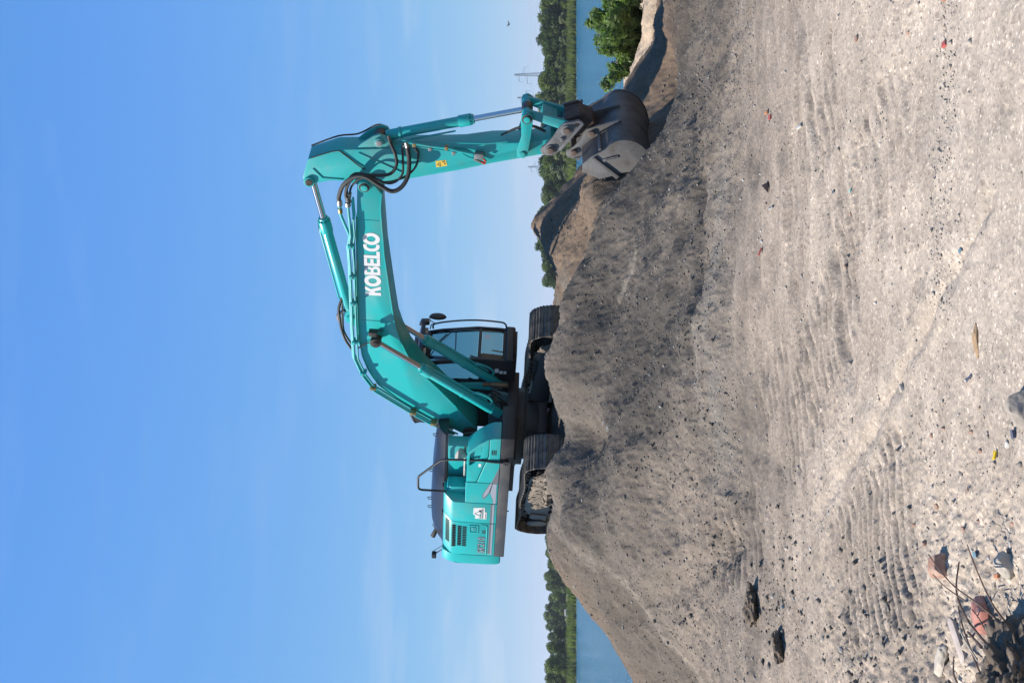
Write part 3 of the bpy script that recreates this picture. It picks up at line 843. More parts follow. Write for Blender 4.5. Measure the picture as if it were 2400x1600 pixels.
# bird in flight
bird = empty('bird', (16.5, 59.9, 4.57), (R(12), 0, R(40)))
tag(bird, 'small dark bird flying in the sky above the wood', 'bird')
M['bird'] = surf('bird_dark', (0.012, 0.011, 0.012), 0.8)
b = MB()
b.loft([[(x_, r_ * math.cos(t_), z_ + r_ * math.sin(t_)) for t_ in [k * math.pi / 4 for k in range(8)]] for x_, r_, z_ in ((-0.13, 0.006, 0), (-0.09, 0.02, 0), (0.0, 0.034, 0), (0.07, 0.03, 0.006), (0.11, 0.022, 0.012), (0.135, 0.006, 0.01))])
b.build('body', M['bird'], bird)
for s in (-1, 1):
    w_ = MB()
    w_.add([(0.06, s * 0.02, 0.01), (-0.03, s * 0.02, 0.01), (0.04, s * 0.13, 0.09), (-0.05, s * 0.12, 0.085), (-0.06, s * 0.27, 0.05), (0.06, s * 0.02, 0.02), (-0.03, s * 0.02, 0.016), (0.04, s * 0.13, 0.096), (-0.05, s * 0.12, 0.09), (-0.06, s * 0.27, 0.053)],
           [(0, 1, 3, 2), (2, 3, 4), (5, 7, 8, 6), (7, 9, 8), (0, 2, 7, 5), (2, 4, 9, 7), (1, 6, 8, 3), (3, 8, 9, 4), (0, 5, 6, 1)])
    w_.build('wing', M['bird'], bird)
t_ = MB()
t_.prism_z([(-0.10, -0.012), (-0.10, 0.012), (-0.21, 0.04), (-0.18, 0.0), (-0.21, -0.04)], -0.003, 0.003)
t_.build('tail', M['bird'], bird)

# willow bush on the beach at the right
def bush(x, y, s, n, label, seed):
    z = hz(x, y)
    r = empty('willow_bush', (x, y, z - 0.05))
    tag(r, label, 'bush', 'willow bushes on the beach')
    rs = random.Random(seed)
    lobes, st = [], MB()
    for i in range(24):
        a, d = rs.uniform(0, 6.28), rs.uniform(0.0, 1.35) * s
        hh = s * rs.uniform(0.75, 1.7) * (1.05 - 0.30 * d / s)
        tipp = (math.cos(a) * d * 1.15, math.sin(a) * d * 1.15, hh)
        st.tube([(math.cos(a) * d * 0.15, math.sin(a) * d * 0.15, 0), (math.cos(a) * d * 0.6, math.sin(a) * d * 0.6, hh * 0.5), tipp], [0.025, 0.016, 0.006], 5)
        for t in (0.3, 0.55, 0.8, 1.0):
            lobes.append((tipp[0] * t + rs.uniform(-.1, .1), tipp[1] * t + rs.uniform(-.1, .1), hh * t, s * 0.15 * rs.uniform(0.7, 1.5), s * 0.15 * rs.uniform(0.7, 1.5), s * 0.22))
    v, f = leaf_cloud(lobes, n, 0.075 * s ** 0.3, 2.0, 0.5, 0.6)
    obj_from('foliage', mesh_np('foliage', v, f), M['leafD'], r)
    st.build('stem', M['bark'], r)
bush(6.75, 25.2, 0.74, 21000, 'leafy willow bush on the pale beach at the water edge', 5)
bush(7.75, 24.6, 0.84, 23000, 'taller willow bush cut off by the picture edge', 6)
bush(9.3, 25.2, 0.9, 6000, 'willow bush further along the beach, outside the picture', 7)

# ================================================================ excavator
EX = empty('excavator', (-1.644, 21.789, 1.561), (R(0.60), R(4.70), R(-41.09)))
tag(EX, 'teal tracked excavator on the gravel heap, digging with its bucket at the right', 'excavator')

def curve_mesh(name, loops, depth):
    """flat letter: closed loops (outer and holes), filled, with a little thickness"""
    cu = bpy.data.curves.new(name, 'CURVE')
    cu.dimensions = '2D'
    cu.fill_mode = 'BOTH'
    cu.extrude = depth
    for lp in loops:
        sp = cu.splines.new('POLY')
        sp.points.add(len(lp) - 1)
        for p, (x, y) in zip(sp.points, lp):
            p.co = (x, y, 0, 1)
        sp.use_cyclic_u = True
    o = bpy.data.objects.new(name, cu)
    COL.objects.link(o)
    me = bpy.data.meshes.new_from_object(o.evaluated_get(bpy.context.evaluated_depsgraph_get()))
    bpy.data.objects.remove(o)
    bpy.data.curves.remove(cu)
    me.name = name
    return me

def text_mesh(name, txt, size, depth, offset=0.0, sx=1.0, space=1.0):
    cu = bpy.data.curves.new(name, 'FONT')
    cu.body = txt
    cu.size = size
    cu.extrude = depth
    cu.offset = offset
    cu.space_character = space
    o = bpy.data.objects.new(name, cu)
    COL.objects.link(o)
    me = bpy.data.meshes.new_from_object(o.evaluated_get(bpy.context.evaluated_depsgraph_get()))
    bpy.data.objects.remove(o)
    bpy.data.curves.remove(cu)
    for v in me.vertices:
        v.co.x *= sx
    me.name = name
    return me

SIDE = (R(90), 0, 0)          # flat art standing on the right-hand side of the machine, read from outside

# ---- boom
BW = 0.25
boom_top = [(-0.02, 2.00), (0.28, 2.49), (0.487, 2.815), (0.806, 3.211), (1.089, 3.50), (1.30, 3.625), (1.51, 3.709), (1.80, 3.79), (2.24, 3.835), (3.15, 3.836), (4.015, 3.808), (4.77, 3.785), (5.36, 3.755)]
boom_bot = [(5.253, 3.386), (4.956, 3.412), (4.045, 3.373), (3.482, 3.318), (2.896, 3.26), (2.50, 3.213), (2.227, 3.142), (1.855, 3.003), (1.416, 2.74), (1.10, 2.47), (0.645, 2.117), (0.206, 1.79)]
boom_poly = boom_top + [(5.46, 3.71), (5.50, 3.63), (5.45, 3.53)] + boom_bot + [(0.11, 1.73), (0.0, 1.71), (-0.09, 1.78), (-0.10, 1.90)]
boom = MB().prism(boom_poly, -BW, BW).build('boom', M['teal'], EX, 0.012, 25)
def strip(line, t, sgn):
    out = []
    n = len(line)
    for i, (x, z) in enumerate(line):
        a, b_ = line[max(i - 1, 0)], line[min(i + 1, n - 1)]
        dx_, dz_ = b_[0] - a[0], b_[1] - a[1]
        L = math.hypot(dx_, dz_)
        out.append((x - sgn * dz_ / L * t, z + sgn * dx_ / L * t))
    return out
lo = boom_bot[:-1]
MB().prism(lo + strip(lo, 0.02, 1)[::-1], -BW - 0.018, BW + 0.018).build('lower_flange', M['teal'], boom, 0.003)
up_ = boom_top[1:-1]
MB().prism(up_ + strip(up_, 0.016, 1)[::-1], -BW - 0.012, BW + 0.012).build('upper_flange', M['teal'], boom, 0.003)
# weld seams across the side plates
for (x0, z0, x1, z1) in ((2.62, 3.80, 2.62, 3.26), (4.72, 3.76, 4.72, 3.43), (0.20, 2.10, 0.44, 1.99)):
    MB().tube([(x0, -BW - 0.001, z0), (x1, -BW - 0.001, z1)], 0.007, 6).build('weld_seam', M['teal'], boom)
# pivots
for (x, z, r, nm) in ((0.039, 1.855, 0.12, 'foot_boss'), (5.385, 3.635, 0.10, 'tip_boss'), (2.30, 3.53, 0.10, 'cylinder_boss')):
    MB().ycyl(x, z, -BW - 0.07, BW + 0.07, r, 24).build(nm, M['teal' if nm != 'foot_boss' else 'grease'], boom, 0.008)
MB().ycyl(5.385, 3.635, -BW - 0.075, BW + 0.075, 0.085, 24).build('greasy_ring', M['grease'], boom)
MB().ycyl(5.385, 3.635, -BW - 0.10, BW + 0.10, 0.055, 20).build('tip_pin', M['teal'], boom, 0.006)
# lettering
def ell(cx, cy, rx, ry, n=36):
    return [(cx + rx * math.cos(2 * math.pi * i / n), cy + ry * math.sin(2 * math.pi * i / n)) for i in range(n)]
def arcp(cx, cy, rx, ry, a0, a1, n=14):
    return [(cx + rx * math.cos(R(a0 + (a1 - a0) * i / n)), cy + ry * math.sin(R(a0 + (a1 - a0) * i / n))) for i in range(n + 1)]
def L_K():
    return [[(0, 0), (.27, 0), (.27, .33), (.37, .45), (.56, 0), (.87, 0), (.57, .62), (.85, 1), (.53, 1), (.27, .62), (.27, 1), (0, 1)]], .84
def L_O():
    return [ell(.52, .5, .52, .53), ell(.52, .5, .245, .27)[::-1]], 1.06
def L_B():
    o = [(0, 0)] + arcp(.50, .27, .29, .27, -90, 60) + arcp(.47, .735, .27, .265, -50, 90) + [(0, 1)]
    return [o, [(.25, .18), (.25, .42)] + arcp(.46, .30, .09, .12, 90, -90, 8), [(.25, .60), (.25, .83)] + arcp(.45, .715, .08, .115, 90, -90, 8)], .81
def L_E():
    return [[(0, 0), (.68, 0), (.68, .20), (.26, .20), (.26, .40), (.64, .40), (.64, .60), (.26, .60), (.26, .80), (.68, .80), (.68, 1), (0, 1)]], .70
def L_L():
    return [[(0, 0), (.62, 0), (.62, .21), (.26, .21), (.26, 1), (0, 1)]], .60
def L_C():
    return [[(.62, 0), (.62, .21), (.45, .21)] + arcp(.45, .5, .19, .29, 270, 90, 12) + [(.62, .79), (.62, 1), (.42, 1)] + arcp(.42, .5, .42, .5, 90, 270, 18)], .585
cx = 3.185
for nm, fn in (('K', L_K), ('O', L_O), ('B', L_B), ('E', L_E), ('L', L_L), ('C', L_C), ('O', L_O)):
    loops, adv = fn()
    s = 0.264
    me_ = curve_mesh('letter_' + nm.lower(), [[(x * s * 0.865, y * s) for x, y in lp] for lp in loops], 0.0015)
    o = obj_from('letter', me_, M['white'], boom, (cx, -BW - 0.004, 3.432), SIDE)
    cx += adv * s * 0.865 * 1.005

# pipes along the boom
outer = [(0.03, 2.13), (0.25, 2.56), (0.483, 2.89), (0.79, 3.29), (1.033, 3.60), (1.401, 3.80), (1.79, 3.925), (2.54, 3.93), (3.84, 3.912), (4.20, 3.92), (4.45, 3.88), (4.78, 3.89), (5.02, 3.90)]
def pipe(offs, y, r, i0, i1, nm='boom_pipe', tail=None):
    P = [(x, y, z + offs) for x, z in outer[i0:i1]]
    if tail:
        P += tail
    return MB().tube(P, r, 10).build(nm, M['pipe'], boom)
pipe(0.0, -0.335, 0.021, 0, 13)
pipe(-0.062, -0.325, 0.017, 0, 12)
pipe(0.028, -0.27, 0.025, 1, 10, tail=[(4.42, -0.30, 3.90), (4.85, -0.34, 4.02), (5.02, -0.34, 4.03)])
pipe(0.03, -0.19, 0.022, 0, 11)
pipe(0.02, 0.20, 0.022, 0, 12)
pipe(0.02, 0.28, 0.018, 0, 12)
for (x, z) in ((3.05, 3.89), (2.18, 3.90), (1.10, 3.62), (0.53, 2.90), (3.62, 3.885), (4.25, 3.885), (0.28, 2.52), (1.45, 3.78)):
    c_ = MB().box(x - 0.03, x + 0.03, -0.37, -0.24, z - 0.055, z + 0.055)
    c_.build('pipe_clamp', M['brass' if x in (1.10, 0.53, 0.28) else 'teal'], boom, 0.006)
    MB().ycyl(x, z, -0.385, -0.36, 0.014, 8).build('bolt', M['galv'], boom)
for (x, z) in ((5.05, 3.90), (5.06, 4.03)):
    MB().cyl((x - 0.02, -0.335, z), (x + 0.05, -0.335, z), 0.045, None, 12).build('pipe_flange', M['galv'], boom, 0.004)
MB().cyl((4.90, -0.34, 4.025), (4.98, -0.34, 4.03), 0.038, None, 12).build('brass_coupling', M['brass'], boom, 0.004)
# arm cylinder lug on the boom
for y in (-0.13, 0.09):
    MB().prism([(2.30, 3.83), (2.95, 3.83), (2.72, 4.02), (2.64, 4.08), (2.55, 4.10), (2.46, 4.07), (2.42, 3.99)], y, y + 0.04).build('cylinder_lug', M['teal'], boom, 0.006)
MB().ycyl(2.55, 4.01, -0.16, 0.16, 0.055, 18).build('lug_pin', M['teal'], boom, 0.005)
# work lamp on the boom side
lp = MB().box(2.44, 2.53, -0.47, -0.35, 3.50, 3.64).build('work_lamp', M['rubber'], boom, 0.01)
MB().tube([(2.47, -0.36, 3.55), (2.45, -0.30, 3.45), (2.42, -0.26, 3.42)], 0.012, 6).build('lamp_bracket', M['rubber'], boom)
MB().tube([(2.44, -0.40, 3.52), (2.34, -0.34, 3.44), (2.22, -0.33, 3.52), (2.14, -0.30, 3.70), (2.02, -0.31, 3.86)], 0.012, 6, 6).build('lamp_cable', M['rubber'], boom)
# slack hoses above the boom at the arm cylinder root
MB().tube([(2.95, -0.05, 4.12), (2.72, -0.10, 4.19), (2.55, -0.12, 4.18), (2.30, -0.10, 4.17), (2.05, -0.14, 4.10), (1.86, -0.18, 3.98)], 0.024, 8, 6).build('slack_hose', M['rubber'], boom)
MB().tube([(2.75, 0.05, 4.15), (2.45, 0.06, 4.16), (2.15, -0.02, 4.14), (1.92, -0.10, 4.00)], 0.022, 8, 6).build('slack_hose', M['rubber'], boom)
MB().tube([(2.66, -0.07, 4.10), (2.60, -0.10, 4.20), (2.52, -0.11, 4.21), (2.46, -0.11, 4.19)], 0.03, 8, 5).build('hose_elbow', M['galv'], boom)
MB().tube([(4.25, 0.0, 4.44), (4.42, 0.02, 4.46), (4.50, 0.0, 4.44), (4.45, -0.02, 4.38)], 0.008, 6, 5).build('cylinder_cable', M['rubber'], boom)

# ---- cylinders
def ram(name, a, b_, frac, rb, rr_, mat, gl=0.16, worn=False, eye=True):
    a, b_ = Vector(a), Vector(b_)
    d = b_ - a
    p = a + d * frac
    u = d.normalized()
    m = MB().cyl(a + u * 0.10, p, rb, None, 28)
    root = m.build(name, mat, EX, 0.008)
    MB().cyl(p - u * gl, p + u * 0.02, rb * 1.18, None, 28).build('gland', mat, root, 0.008)
    MB().cyl(p + u * 0.02, p + u * 0.075, rb * 0.92, None, 24).build('seal_head', mat, root, 0.006)
    MB().cyl(p, b_ - u * 0.07, rr_, None, 24).build('rod', M['chrome'], root)
    for k in range(10):
        t = 2 * math.pi * k / 10
        o1 = u.orthogonal().normalized()
        o2 = u.cross(o1)
        q = p + u * 0.02 + (o1 * math.cos(t) + o2 * math.sin(t)) * rb * 1.02
        MB().cyl(q, q + u * 0.022, 0.011, None, 6).build('bolt', mat, root)
    return root, u, p
for sy in (-1, 1):
    y = 0.385 * sy
    cyl_, u, p = ram('boom_cylinder', (0.60, y, 1.215), (2.28, y, 3.53), 0.645, 0.088, 0.048, M['teal'])
    tag(cyl_, 'boom cylinder on the near side of the boom' if sy < 0 else 'boom cylinder on the cab side of the boom')
    MB().ycyl(2.28, 3.53, y - 0.075, y + 0.075, 0.095, 24).build('rod_eye', M['grease'], cyl_, 0.01)
    MB().ycyl(2.28, 3.53, y - 0.10, y + 0.10, 0.05, 18).build('rod_pin', M['grease'], cyl_, 0.006)
    MB().ycyl(0.60, 1.215, y - 0.075, y + 0.075, 0.10, 24).build('barrel_eye', M['grease'], cyl_, 0.01)
    n_ = Vector((-u.z, 0, u.x))
    a0 = Vector((0.60, y, 1.215))
    MB().tube([a0 + u * 0.55 - n_ * 0.13, a0 + u * 0.62 - n_ * 0.125, a0 + u * 1.55 - n_ * 0.115, a0 + u * 1.68 - n_ * 0.10], 0.017, 8, 4).build('cylinder_pipe', M['teal'], cyl_)
    MB().tube([a0 + u * 0.40 - n_ * 0.05, a0 + u * 0.42 - n_ * 0.16, a0 + u * 0.55 - n_ * 0.20, a0 + u * 0.75 - n_ * 0.16, a0 + u * 0.80 - n_ * 0.09], 0.022, 8, 5).build('cylinder_pipe', M['teal'], cyl_)
    for k in (0.30, 0.95):
        MB().cyl(a0 + u * k, a0 + u * (k + 0.035), 0.097, None, 24).build('clamp_band', M['teal'], cyl_, 0.004)
c_, u, p = ram('arm_cylinder', (2.55, 0, 4.01), (5.36, 0, 4.512), 0.685, 0.088, 0.052, M['teal'], 0.20)
MB().ycyl(2.55, 4.01, -0.085, 0.085, 0.10, 20).build('barrel_eye', M['teal'], c_, 0.008)
MB().ycyl(5.36, 4.512, -0.11, 0.11, 0.085, 20).build('rod_eye', M['teal'], c_, 0.008)
a0 = Vector((2.55, 0, 4.01))
n_ = Vector((-u.z, 0, u.x))
MB().tube([a0 + u * 0.30 + n_ * 0.08, a0 + u * 0.36 + n_ * 0.12, a0 + u * 1.75 + n_ * 0.115, a0 + u * 1.86 + n_ * 0.09], 0.016, 8).build('cylinder_pipe', M['teal'], c_)
c_, u, p = ram('bucket_cylinder', (6.13, 0, 3.40), (6.752, 0, 1.18), 0.61, 0.078, 0.045, M['arm'], 0.16)
MB().ycyl(6.13, 3.40, -0.09, 0.09, 0.095, 20).build('barrel_eye', M['grease'], c_, 0.008)
MB().ycyl(6.752, 1.18, -0.10, 0.10, 0.085, 20).build('rod_eye', M['grease'], c_, 0.008)
a0 = Vector((6.13, 0, 3.40))
MB().cyl(a0 + u * 0.30, a0 + u * 0.34, 0.09, None, 24).build('clamp_band', M['arm'], c_, 0.004)
MB().tube([a0 + u * 0.16 + Vector((-.10, -.05, 0)), a0 + u * 0.24 + Vector((-.12, -.06, 0)), a0 + u * 1.20 + Vector((-.12, -.06, 0))], 0.015, 8).build('cylinder_pipe', M['arm'], c_)

# ---- arm
AW = 0.19
arm_poly = [(5.31, 4.46), (5.33, 4.56), (5.41, 4.61), (5.52, 4.58), (5.763, 4.506), (5.958, 4.06), (5.99, 3.70), (6.03, 3.30), (6.076, 2.857), (6.112, 2.40), (6.14, 2.10), (6.231, 1.687), (6.267, 1.287), (6.33, 0.92), (6.37, 0.80), (6.33, 0.71), (6.25, 0.68), (6.15, 0.73), (6.096, 0.89), (5.88, 1.673), (5.729, 2.145), (5.523, 2.904), (5.40, 3.36), (5.33, 3.50), (5.30, 3.63), (5.36, 3.80), (5.41, 3.92), (5.39, 4.20), (5.33, 4.40)]
arm = MB().prism(arm_poly, -AW, AW).build('arm', M['arm'], EX, 0.010, 25)
for y in (-0.165, 0.115):
    MB().prism([(5.97, 3.78), (6.09, 3.66), (6.22, 3.49), (6.255, 3.40), (6.22, 3.30), (6.10, 3.24), (6.04, 3.10)], y, y + 0.05).build('cylinder_lug', M['arm'], arm, 0.006)
MB().ycyl(6.13, 3.40, -0.21, 0.21, 0.075, 22).build('lug_boss', M['arm'], arm, 0.006)
MB().ycyl(6.13, 3.40, -0.225, 0.225, 0.05, 18).build('lug_pin', M['galv'], arm, 0.005)
MB().ycyl(5.36, 4.512, -AW - 0.04, AW + 0.04, 0.085, 22).build('tail_boss', M['arm'], arm, 0.008)
MB().ycyl(5.36, 4.512, -AW - 0.055, AW + 0.055, 0.058, 18).build('tail_pin', M['grease'], arm, 0.006)
MB().ycyl(6.255, 0.80, -0.255, 0.255, 0.10, 24).build('tip_boss', M['arm'], arm, 0.008)
MB().ycyl(6.145, 1.216, -0.255, 0.255, 0.07, 22).build('link_boss', M['arm'], arm, 0.006)
# raised rib and side pipework
MB().tube([(5.93, 3.72, 0)[:1] + (-AW - 0.002,) + (3.72,), (5.62, -AW - 0.002, 3.05)], 0.014, 6).build('rib', M['arm'], arm)
MB().tube([(5.60, -AW - 0.004, 4.44), (5.44, -AW - 0.004, 4.30), (5.43, -AW - 0.004, 3.98)], 0.012, 6).build('weld_seam', M['arm'], arm)
MB().tube([(6.20, -0.245, 2.97), (6.15, -0.245, 2.55), (6.14, -0.245, 2.36), (6.10, -0.245, 2.20), (6.06, -0.245, 1.96)], 0.024, 10).build('arm_pipe', M['arm'], arm)
MB().tube([(6.14, -0.225, 3.00), (6.10, -0.225, 2.60), (6.06, -0.225, 2.16), (5.98, -0.225, 2.02), (5.965, -0.225, 1.93)], 0.014, 8).build('arm_pipe', M['arm'], arm)
MB().tube([(6.20, -0.20, 3.05), (6.20, -0.20, 2.5), (6.23, -0.20, 1.75), (6.28, -0.19, 1.45)], 0.012, 8).build('arm_pipe', M['arm'], arm)
for (x, z) in ((6.17, 2.86), (6.145, 2.37), (6.115, 2.62), (6.07, 2.26)):
    MB().box(x - 0.035, x + 0.025, -0.272, -AW - 0.001, z - 0.026, z + 0.026).build('pipe_clamp', M['brass' if z in (2.86, 2.37) else 'galv'], arm, 0.006)
MB().box(6.0, 6.09, -0.30, -AW - 0.001, 1.80, 1.94).build('shutoff_valve', M['galv'], arm, 0.012)
MB().tube([(6.0, -0.27, 1.80), (5.96, -0.28, 1.76)], 0.016, 8).build('valve_lever', M['redplastic'], arm)
MB().cyl((5.975, -0.25, 1.95), (5.93, -0.25, 1.83), 0.022, None, 10).build('shutoff_valve', M['galv'], arm, 0.005)
MB().cyl((5.93, -0.25, 1.83), (5.905, -0.25, 1.77), 0.02, None, 10).build('valve_cap', M['redplastic'], arm, 0.004)
st = MB().prism([(5.86, 2.542), (5.891, 2.379), (5.79, 2.356), (5.75, 2.524)], -AW - 0.003, -AW - 0.001).build('warning_sticker', M['yellow'], arm)
MB().frame([(5.805, 2.515), (5.77, 2.455), (5.848, 2.468)], [(5.806, 2.500), (5.786, 2.463), (5.834, 2.472)], -AW - 0.005, -AW - 0.0032).build('warning_triangle', M['ink'], st)
MB().prism([(5.868, 2.435), (5.876, 2.395), (5.858, 2.392), (5.85, 2.432)], -AW - 0.005, -AW - 0.0032).build('pictogram', M['ink'], st)
MB().prism([(5.84, 2.405), (5.843, 2.390), (5.815, 2.384), (5.812, 2.399)], -AW - 0.005, -AW - 0.0032).build('pictogram', M['ink'], st)
# thin cable over the arm back
MB().tube([(5.80, -AW - 0.012, 4.45), (5.95, -AW - 0.012, 4.07), (5.90, -AW - 0.012, 3.95), (5.72, -AW - 0.015, 3.74), (5.64, -AW - 0.02, 3.62)], 0.010, 6, 5).build('arm_cable', M['rubber'], arm)
MB().tube([(5.86, 0.05, 4.48), (6.06, 0.05, 4.06), (6.12, 0.05, 3.75), (6.28, 0.04, 3.50), (6.32, 0.03, 3.40)], 0.014, 6, 5).build('arm_cable', M['rubber'], arm)

# ---- hoses between boom and arm
hos = [([(5.05, -0.34, 4.03), (5.22, -0.36, 4.03), (5.48, -0.42, 3.94), (5.66, -0.46, 3.77), (5.70, -0.48, 3.60), (5.56, -0.50, 3.36), (5.47, -0.50, 3.19), (5.53, -0.48, 3.05), (5.69, -0.42, 2.95), (5.90, -0.33, 2.93), (6.10, -0.26, 2.96), (6.20, -0.245, 2.98)], 0.032, 1.12),
       ([(5.09, -0.33, 3.90), (5.30, -0.36, 3.92), (5.55, -0.40, 3.83), (5.67, -0.42, 3.66), (5.70, -0.40, 3.26), (5.83, -0.36, 3.13), (5.99, -0.30, 3.14), (6.15, -0.22, 3.22), (6.24, -0.16, 3.26)], 0.024, 1.14),
       ([(5.09, -0.30, 3.86), (5.40, -0.38, 3.90), (5.66, -0.40, 3.80), (5.70, -0.42, 3.60), (5.57, -0.44, 3.24), (5.70, -0.40, 3.04), (5.92, -0.30, 3.03), (6.10, -0.23, 3.04), (6.14, -0.225, 3.0)], 0.018, None),
       ([(5.09, -0.28, 3.88), (5.40, -0.33, 3.83), (5.60, -0.36, 3.62), (5.55, -0.38, 3.30), (5.64, -0.36, 3.02), (5.80, -0.30, 2.84), (6.0, -0.24, 2.80), (6.1, -0.225, 2.86)], 0.016, 1.15)]
for P, r, rb in hos:
    h_ = MB().tube(P, r, 10, 14, rb).build('hose', M['rubber'], EX)
    MB().cyl(P[0], Vector(P[0]).lerp(Vector(P[1]), 0.6), r * 1.08, None, 12).build('ferrule', M['galv'], h_)
    MB().cyl(Vector(P[-2]).lerp(Vector(P[-1]), 0.2), P[-1], r * 1.08, None, 12).build('ferrule', M['galv'], h_)

# ---- linkage
for s in (-1, 1):
    y0, y1 = (-0.315, -0.265) if s < 0 else (0.265, 0.315)
    g = MB().prism([(6.09, 1.29), (6.075, 1.19), (6.12, 1.135), (6.20, 1.13), (6.45, 1.105), (6.70, 1.09), (6.80, 1.10), (6.845, 1.18), (6.81, 1.26), (6.72, 1.27), (6.45, 1.245), (6.20, 1.30)], y0, y1).build('guide_link', M['arm'], EX, 0.008)
    MB().ycyl(6.145, 1.216, y0 - 0.02, y1 + 0.02, 0.05, 18).build('pin', M['arm'], g, 0.005)
    MB().ycyl(6.755, 1.18, y0 - 0.012, y1, 0.075, 20).build('greasy_ring', M['rust'], g)
    MB().ycyl(6.755, 1.18, y0 - 0.035, y1 + 0.035, 0.05, 18).build('pin', M['arm'], g, 0.005)
bl = MB()
bl.prism([(6.67, 1.20), (6.70, 1.10), (6.55, 0.62), (6.50, 0.58), (6.60, 0.52), (6.70, 0.56), (6.83, 1.10), (6.84, 1.20), (6.76, 1.26)], -0.225, -0.165)
bl.prism([(6.67, 1.20), (6.70, 1.10), (6.55, 0.62), (6.50, 0.58), (6.60, 0.52), (6.70, 0.56), (6.83, 1.10), (6.84, 1.20), (6.76, 1.26)], 0.165, 0.225)
bl.prism([(6.68, 0.98), (6.62, 0.75), (6.70, 0.72), (6.78, 0.95)], -0.163, 0.163)
blk = bl.build('bucket_link', M['teal_worn'], EX, 0.008)
MB().ycyl(6.755, 1.18, -0.26, 0.26, 0.078, 22).build('upper_tube', M['teal_worn'], blk, 0.006)
MB().ycyl(6.61, 0.58, -0.225, 0.225, 0.085, 22).build('lower_tube', M['teal_worn'], blk, 0.006)
MB().tube([(6.32, -0.08, 1.55), (6.48, -0.10, 1.30), (6.52, -0.12, 1.08), (6.45, -0.12, 0.90)], 0.016, 8, 6).build('hose', M['rubber'], blk)
MB().tube([(6.32, -0.02, 1.50), (6.46, -0.04, 1.24), (6.49, -0.05, 1.05), (6.42, -0.06, 0.88)], 0.016, 8, 6).build('hose', M['rubber'], blk)

# ---- quick coupler
qc = [(6.342, 0.866), (6.462, 0.777), (6.56, 0.73), (6.647, 0.683), (6.718, 0.621), (6.781, 0.413), (6.752, 0.352), (6.715, 0.329), (6.255, 0.633), (6.193, 0.707), (6.152, 0.793), (6.157, 0.903), (6.22, 0.945), (6.28, 0.93)]
cp = MB().prism(qc, -0.315, -0.265)
cp.prism(qc, 0.265, 0.315)
cp.box(6.36, 6.40, -0.263, 0.263, 0.60, 0.72)
cpo = cp.build('quick_coupler', M['coupler'], EX, 0.008)
MB().prism([(6.744, 0.332), (6.775, 0.358), (6.299, 0.678), (6.274, 0.635)], -0.36, -0.317).build('side_flange', M['coupler'], cpo, 0.006)
MB().prism([(6.744, 0.332), (6.775, 0.358), (6.299, 0.678), (6.274, 0.635)], 0.317, 0.36).build('side_flange', M['coupler'], cpo, 0.006)
MB().prism([(6.66, 0.40), (6.73, 0.40), (6.735, 0.46), (6.69, 0.47)], -0.3185, -0.3165).build('cutout', M['void'], cpo)
for (x, z) in ((6.255, 0.80), (6.61, 0.58)):
    MB().ycyl(x, z, -0.335, 0.335, 0.085, 22).build('collar', M['coupler'], cpo, 0.01)
    MB().ycyl(x, z, -0.365, 0.365, 0.052, 18).build('pin', M['pin'], cpo, 0.008)
MB().box(6.42, 6.48, -0.345, -0.316, 0.62, 0.66).build('lug', M['coupler'], cpo, 0.005)
# rusty wedge housing behind the coupler plates
MB().prism([(6.72, 0.62), (6.80, 0.40), (6.74, 0.20), (6.55, 0.10), (6.42, 0.14), (6.40, 0.30), (6.60, 0.50)], -0.19, 0.19).build('wedge_housing', M['rust'], cpo, 0.01)
MB().prism([(6.62, 0.66), (6.74, 0.62), (6.82, 0.42), (6.74, 0.33), (6.60, 0.45)], 0.20, 0.25).build('lifting_plate', M['rust'], cpo, 0.01)

# ---- bucket
sh_o = [(6.300, 0.322), (6.43, 0.205), (6.50, 0.115), (6.565, 0.015), (6.65, -0.05), (6.708, -0.115), (6.738, -0.185), (6.747, -0.26), (6.744, -0.33), (6.722, -0.41), (6.67, -0.50), (6.593, -0.58), (6.49, -0.66), (6.36, -0.72), (6.20, -0.77), (5.98, -0.82)]
sh_i = strip(sh_o, 0.03, -1)
BY = 0.755
bk = MB().prism(sh_o + sh_i[::-1], -BY + 0.03, BY - 0.03).build('bucket', M['shell'], EX, 0.0, 40)
side = [(6.306, 0.325), (6.175, 0.315), (6.07, 0.045), (6.13, -0.12), (6.20, -0.28), (6.235, -0.42), (6.20, -0.60), (6.05, -0.74), (5.95, -0.81), (5.98, -0.835)] + [(6.20, -0.785), (6.36, -0.735), (6.49, -0.675), (6.60, -0.595), (6.682, -0.51), (6.735, -0.415), (6.757, -0.33), (6.760, -0.26), (6.750, -0.18), (6.718, -0.108), (6.66, -0.04), (6.575, 0.022), (6.51, 0.122), (6.44, 0.213)]
for s in (-1, 1):
    y0, y1 = (-BY, -BY + 0.03) if s < 0 else (BY - 0.03, BY)
    MB().prism(side, y0, y1).build('side_plate', M['steel'], bk, 0.004)
MB().prism([(6.455, 0.165), (6.42, 0.20), (6.10, -0.20), (6.15, -0.24)], -BY - 0.028, -BY - 0.0005).build('side_bar', M['steel'], bk, 0.004)
MB().prism([(6.375, 0.015), (6.415, 0.045), (6.50, -0.175), (6.465, -0.20)], -BY - 0.014, -BY - 0.0005).build('name_plate', M['steel'], bk, 0.003)
pl = text_mesh('plate_text', 'ZOCMI', 0.052, 0.002, 0.0015, 0.85, 1.15)
o = obj_from('plate_text', pl, M['coupler'], bk, (6.395, -BY - 0.0165, -0.0), (R(90), R(68), 0))
